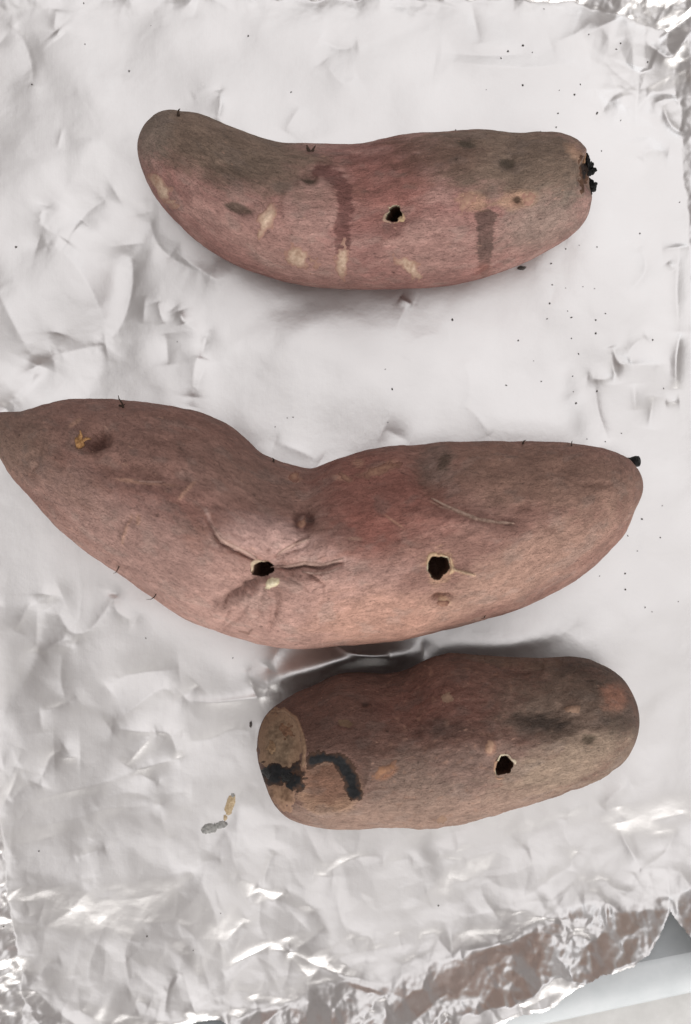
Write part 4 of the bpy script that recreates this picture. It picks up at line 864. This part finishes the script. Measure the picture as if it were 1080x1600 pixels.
parts = [ring_mesh("tray_wall", [(-160, 1205, -120, 1590, 60, 12), (-150, 1193, -110, 1582, 55, 6), (-110, 1155, -80, 1540, 50, -38), (-102, 1147, -72, 1532, 46, -41)], M_tray, tray),
         ring_mesh("tray_floor", [(-102, 1147, -72, 1532, 46, -41.2), (-90, 1135, -60, 1520, 40, -42)], M_tray, tray, True),
         ring_mesh("tray_flange", [(-160, 1205, -120, 1590, 60, 12), (-170, 1214, -130, 1598, 66, 14), (-215, 1250, -180, 1658, 90, 10), (-222, 1257, -187, 1666, 94, 4), (-222, 1257, -187, 1666, 94, -4)], M_tray, tray)]
for o in parts:
    for v in o.data.vertices: v.co -= tray_off
worktop = mesh_obj("worktop", [(-2, -2, -50 * U), (2, -2, -50 * U), (2, 2, -50 * U), (-2, 2, -50 * U)], [(0, 1, 2, 3)], M_counter)
tag(worktop, kind="structure")

# ------------------------------------------------------------------ crumbs and spots on the foil
crumbs = [(131, 5, 2.2), (133, 69, 1.8), (202, 111, 2.6), (50, 132, 2.4), (388, 56, 2.4), (455, 144, 2.2), (236, 40, 1.2), (25, 386, 2.8), (277, 534, 1.6), (850, 14, 1.8), (817, 71, 3), (794, 80, 2.4), (832, 82, 1.8), (783, 91, 2.4), (920, 54, 2),
 (970, 68, 2), (963, 77, 2.4), (1012, 97, 2.6), (817, 133, 3), (898, 148, 2.4), (907, 132, 2), (933, 177, 3.6), (872, 177, 2.4), (869, 199, 2), (970, 188, 2), (940, 236, 2), (845, 206, 1.8), (712, 203, 1.8), (903, 436, 0), (861, 412, 2.6), (863, 445, 2.2), (859, 474, 2.6),
 (707, 500, 3.2), (855, 498, 2.2), (893, 496, 3), (931, 500, 2.6), (931, 521, 2.8), (946, 490, 2), (887, 486, 1.6), (810, 532, 2.4), (893, 529, 1.8), (904, 553, 2.2), (834, 564, 1.6), (895, 588, 2), (846, 596, 1.8), (791, 602, 2.6), (613, 608, 3), (900, 630, 3), (933, 611, 2.6),
 (602, 577, 1.6), (606, 660, 2), (896, 612, 1.4), (1020, 531, 2.2), (1037, 607, 2), (971, 677, 2), (946, 690, 2), (917, 686, 1.6), (430, 667, 1.6), (458, 652, 2), (449, 653, 1.6), (1003, 811, 2.6), (981, 837, 2.2), (996, 861, 1.8), (977, 896, 2.4), (977, 921, 2.2), (1008, 949, 2.2),
 (1019, 956, 1.6), (937, 900, 1.6), (1032, 840, 1.8), (1035, 790, 1.6), (986, 806, 1.6), (968, 827, 1.4), (1060, 940, 1.4), (228, 997, 2), (364, 1028, 1.8), (230, 1463, 2.4), (61, 1330, 2), (6, 1448, 2.4), (302, 1485, 1.6), (345, 1427, 1.4), (685, 1415, 2), (760, 140, 1.4),
 (874, 141, 1.6), (891, 259, 1.6), (1000, 365, 2), (1062, 316, 2), (933, 386, 2), (905, 383, 1.4), (884, 389, 1.8), (929, 451, 1.6), (911, 448, 1.6), (884, 450, 1.4)]
GC = "crumbs scattered on the foil"
protos = []
zero = (0, 0, 0)
for k in range(4):
    o = lump(zero, None, "crumb", zero, 1.0, M_crumb, 60 + k, (1, 0.8 + 0.1 * k, 0.6), 7, 0.5)
    protos.append(o)
used_p = set(); rr = random.Random(5)
named = {(933, 177): "largest single dark crumb above the right end of the curved potato", (25, 386): "lone dark crumb on the foil at the far left, left of the curved potato",
         (707, 500): "dark crumb on smooth foil just below the middle of the curved potato", (613, 608): "lone dark crumb on foil above the waist of the largest potato",
         (202, 111): "dark crumb on foil above the left end of the curved potato", (230, 1463): "lone tiny crumb on crinkled foil near the bottom left", (1003, 811): "dark crumb just below the right tip of the largest potato"}
def crumb_label(x, y):
    if y < 170: return "tiny crumb on foil in the top left quarter" if x < 540 else ("tiny crumb in the loose cluster on foil above the curved potato" if x < 850 else "tiny crumb near the shiny crumpled upper right corner")
    if y < 300: return "tiny crumb close above the curved potato's right end"  if x < 930 else "tiny crumb right of the curved potato's charred end"
    if y < 425: return "tiny crumb at the far right, right of the curved potato"
    if y < 700: return ("tiny crumb between the upper two potatoes, left of centre" if x < 700 else ("tiny crumb in the peppering of specks below the curved potato's right end" if y < 570 else "tiny crumb close above the right end of the largest potato"))
    if y < 1000 and x > 900: return "tiny crumb below and right of the largest potato's right tip" if y > 850 else "tiny crumb right of the largest potato's right tip"
    if y < 1100: return "tiny crumb on foil below the left half of the largest potato"
    return "tiny crumb on the crinkled foil in the lower left quarter" if x < 400 else "tiny crumb on foil below the shortest potato"
k = 0
for (x, y, r) in crumbs:
    if r == 0: continue
    P, Nn = hit(foil_bvh, x, y)
    if P is None: continue
    pr = protos[k % 4]
    o = pr if k < 4 else pr.copy()
    if k >= 4: sc.collection.objects.link(o)
    k += 1
    r *= 0.6; o.scale = (r, r * rr.uniform(0.7, 1.0), r * 0.9); o.rotation_euler = (0, 0, rr.uniform(0, 6.28))
    o.location = P + Vector((0, 0, r * 0.35 * U))
    tag(o, named.get((x, y), crumb_label(x, y)), "crumb", GC)
def soil_bit(name, x, y, r, label, sq, seed, mat=M_crumb, cat="soil crumb"):
    P, Nn = hit(foil_bvh, x, y)
    o = lump(P, None, name, P + Vector((0, 0, r * 0.4 * U)), r, mat, seed, sq, 12, 0.45); o.location = P; return tag(o, label, cat)
soil_bit("soil_flake", 815, 419, 4.5, "dark soil flake touching the lower right edge of the curved potato", (1.2, 0.7, 0.6), 71)
soil_bit("soil_flake", 392, 1132, 3.6, "short dark soil flake on foil left of the shortest potato", (0.5, 1.3, 0.5), 72)

# dried juice drip: tan blob above, two grey smears below it
class _F: pass
fp = _F(); fp.bvh = foil_bvh; P, _n = hit(foil_bvh, 348, 1270)
root = empty("juice_spill", P); fp.root = root; fp.off = np.array(root.location); fp.seed = 5
tag(root, "dried tan and grey juice drip on foil left of the shortest potato", "juice stain")
patch(fp, "tan_drip", 359, 1259, 6, 15, 18, 1.5, mat=M_stain, nz=0.45, freq=1.3, step=1.3)
patch(fp, "grey_smear", 364, 1243, 3, 4, 0, 0.9, mat=M_smear, nz=0.4, freq=1.5, step=1.2)
patch(fp, "grey_smear", 328, 1295, 10, 6, -10, 1.2, mat=M_smear, nz=0.5, freq=1.3, step=1.3)
patch(fp, "grey_smear", 345, 1290, 9, 5, -20, 1.2, mat=M_smear, nz=0.5, freq=1.3, step=1.3)
patch(fp, "grey_smear", 352, 1278, 3, 4, 0, 0.9, mat=M_stain, nz=0.4, freq=1.5, step=1.2)

tris = sum(len(o.data.polygons) * 2 for o in sc.objects if o.type == 'MESH')
print("approx triangles", tris)
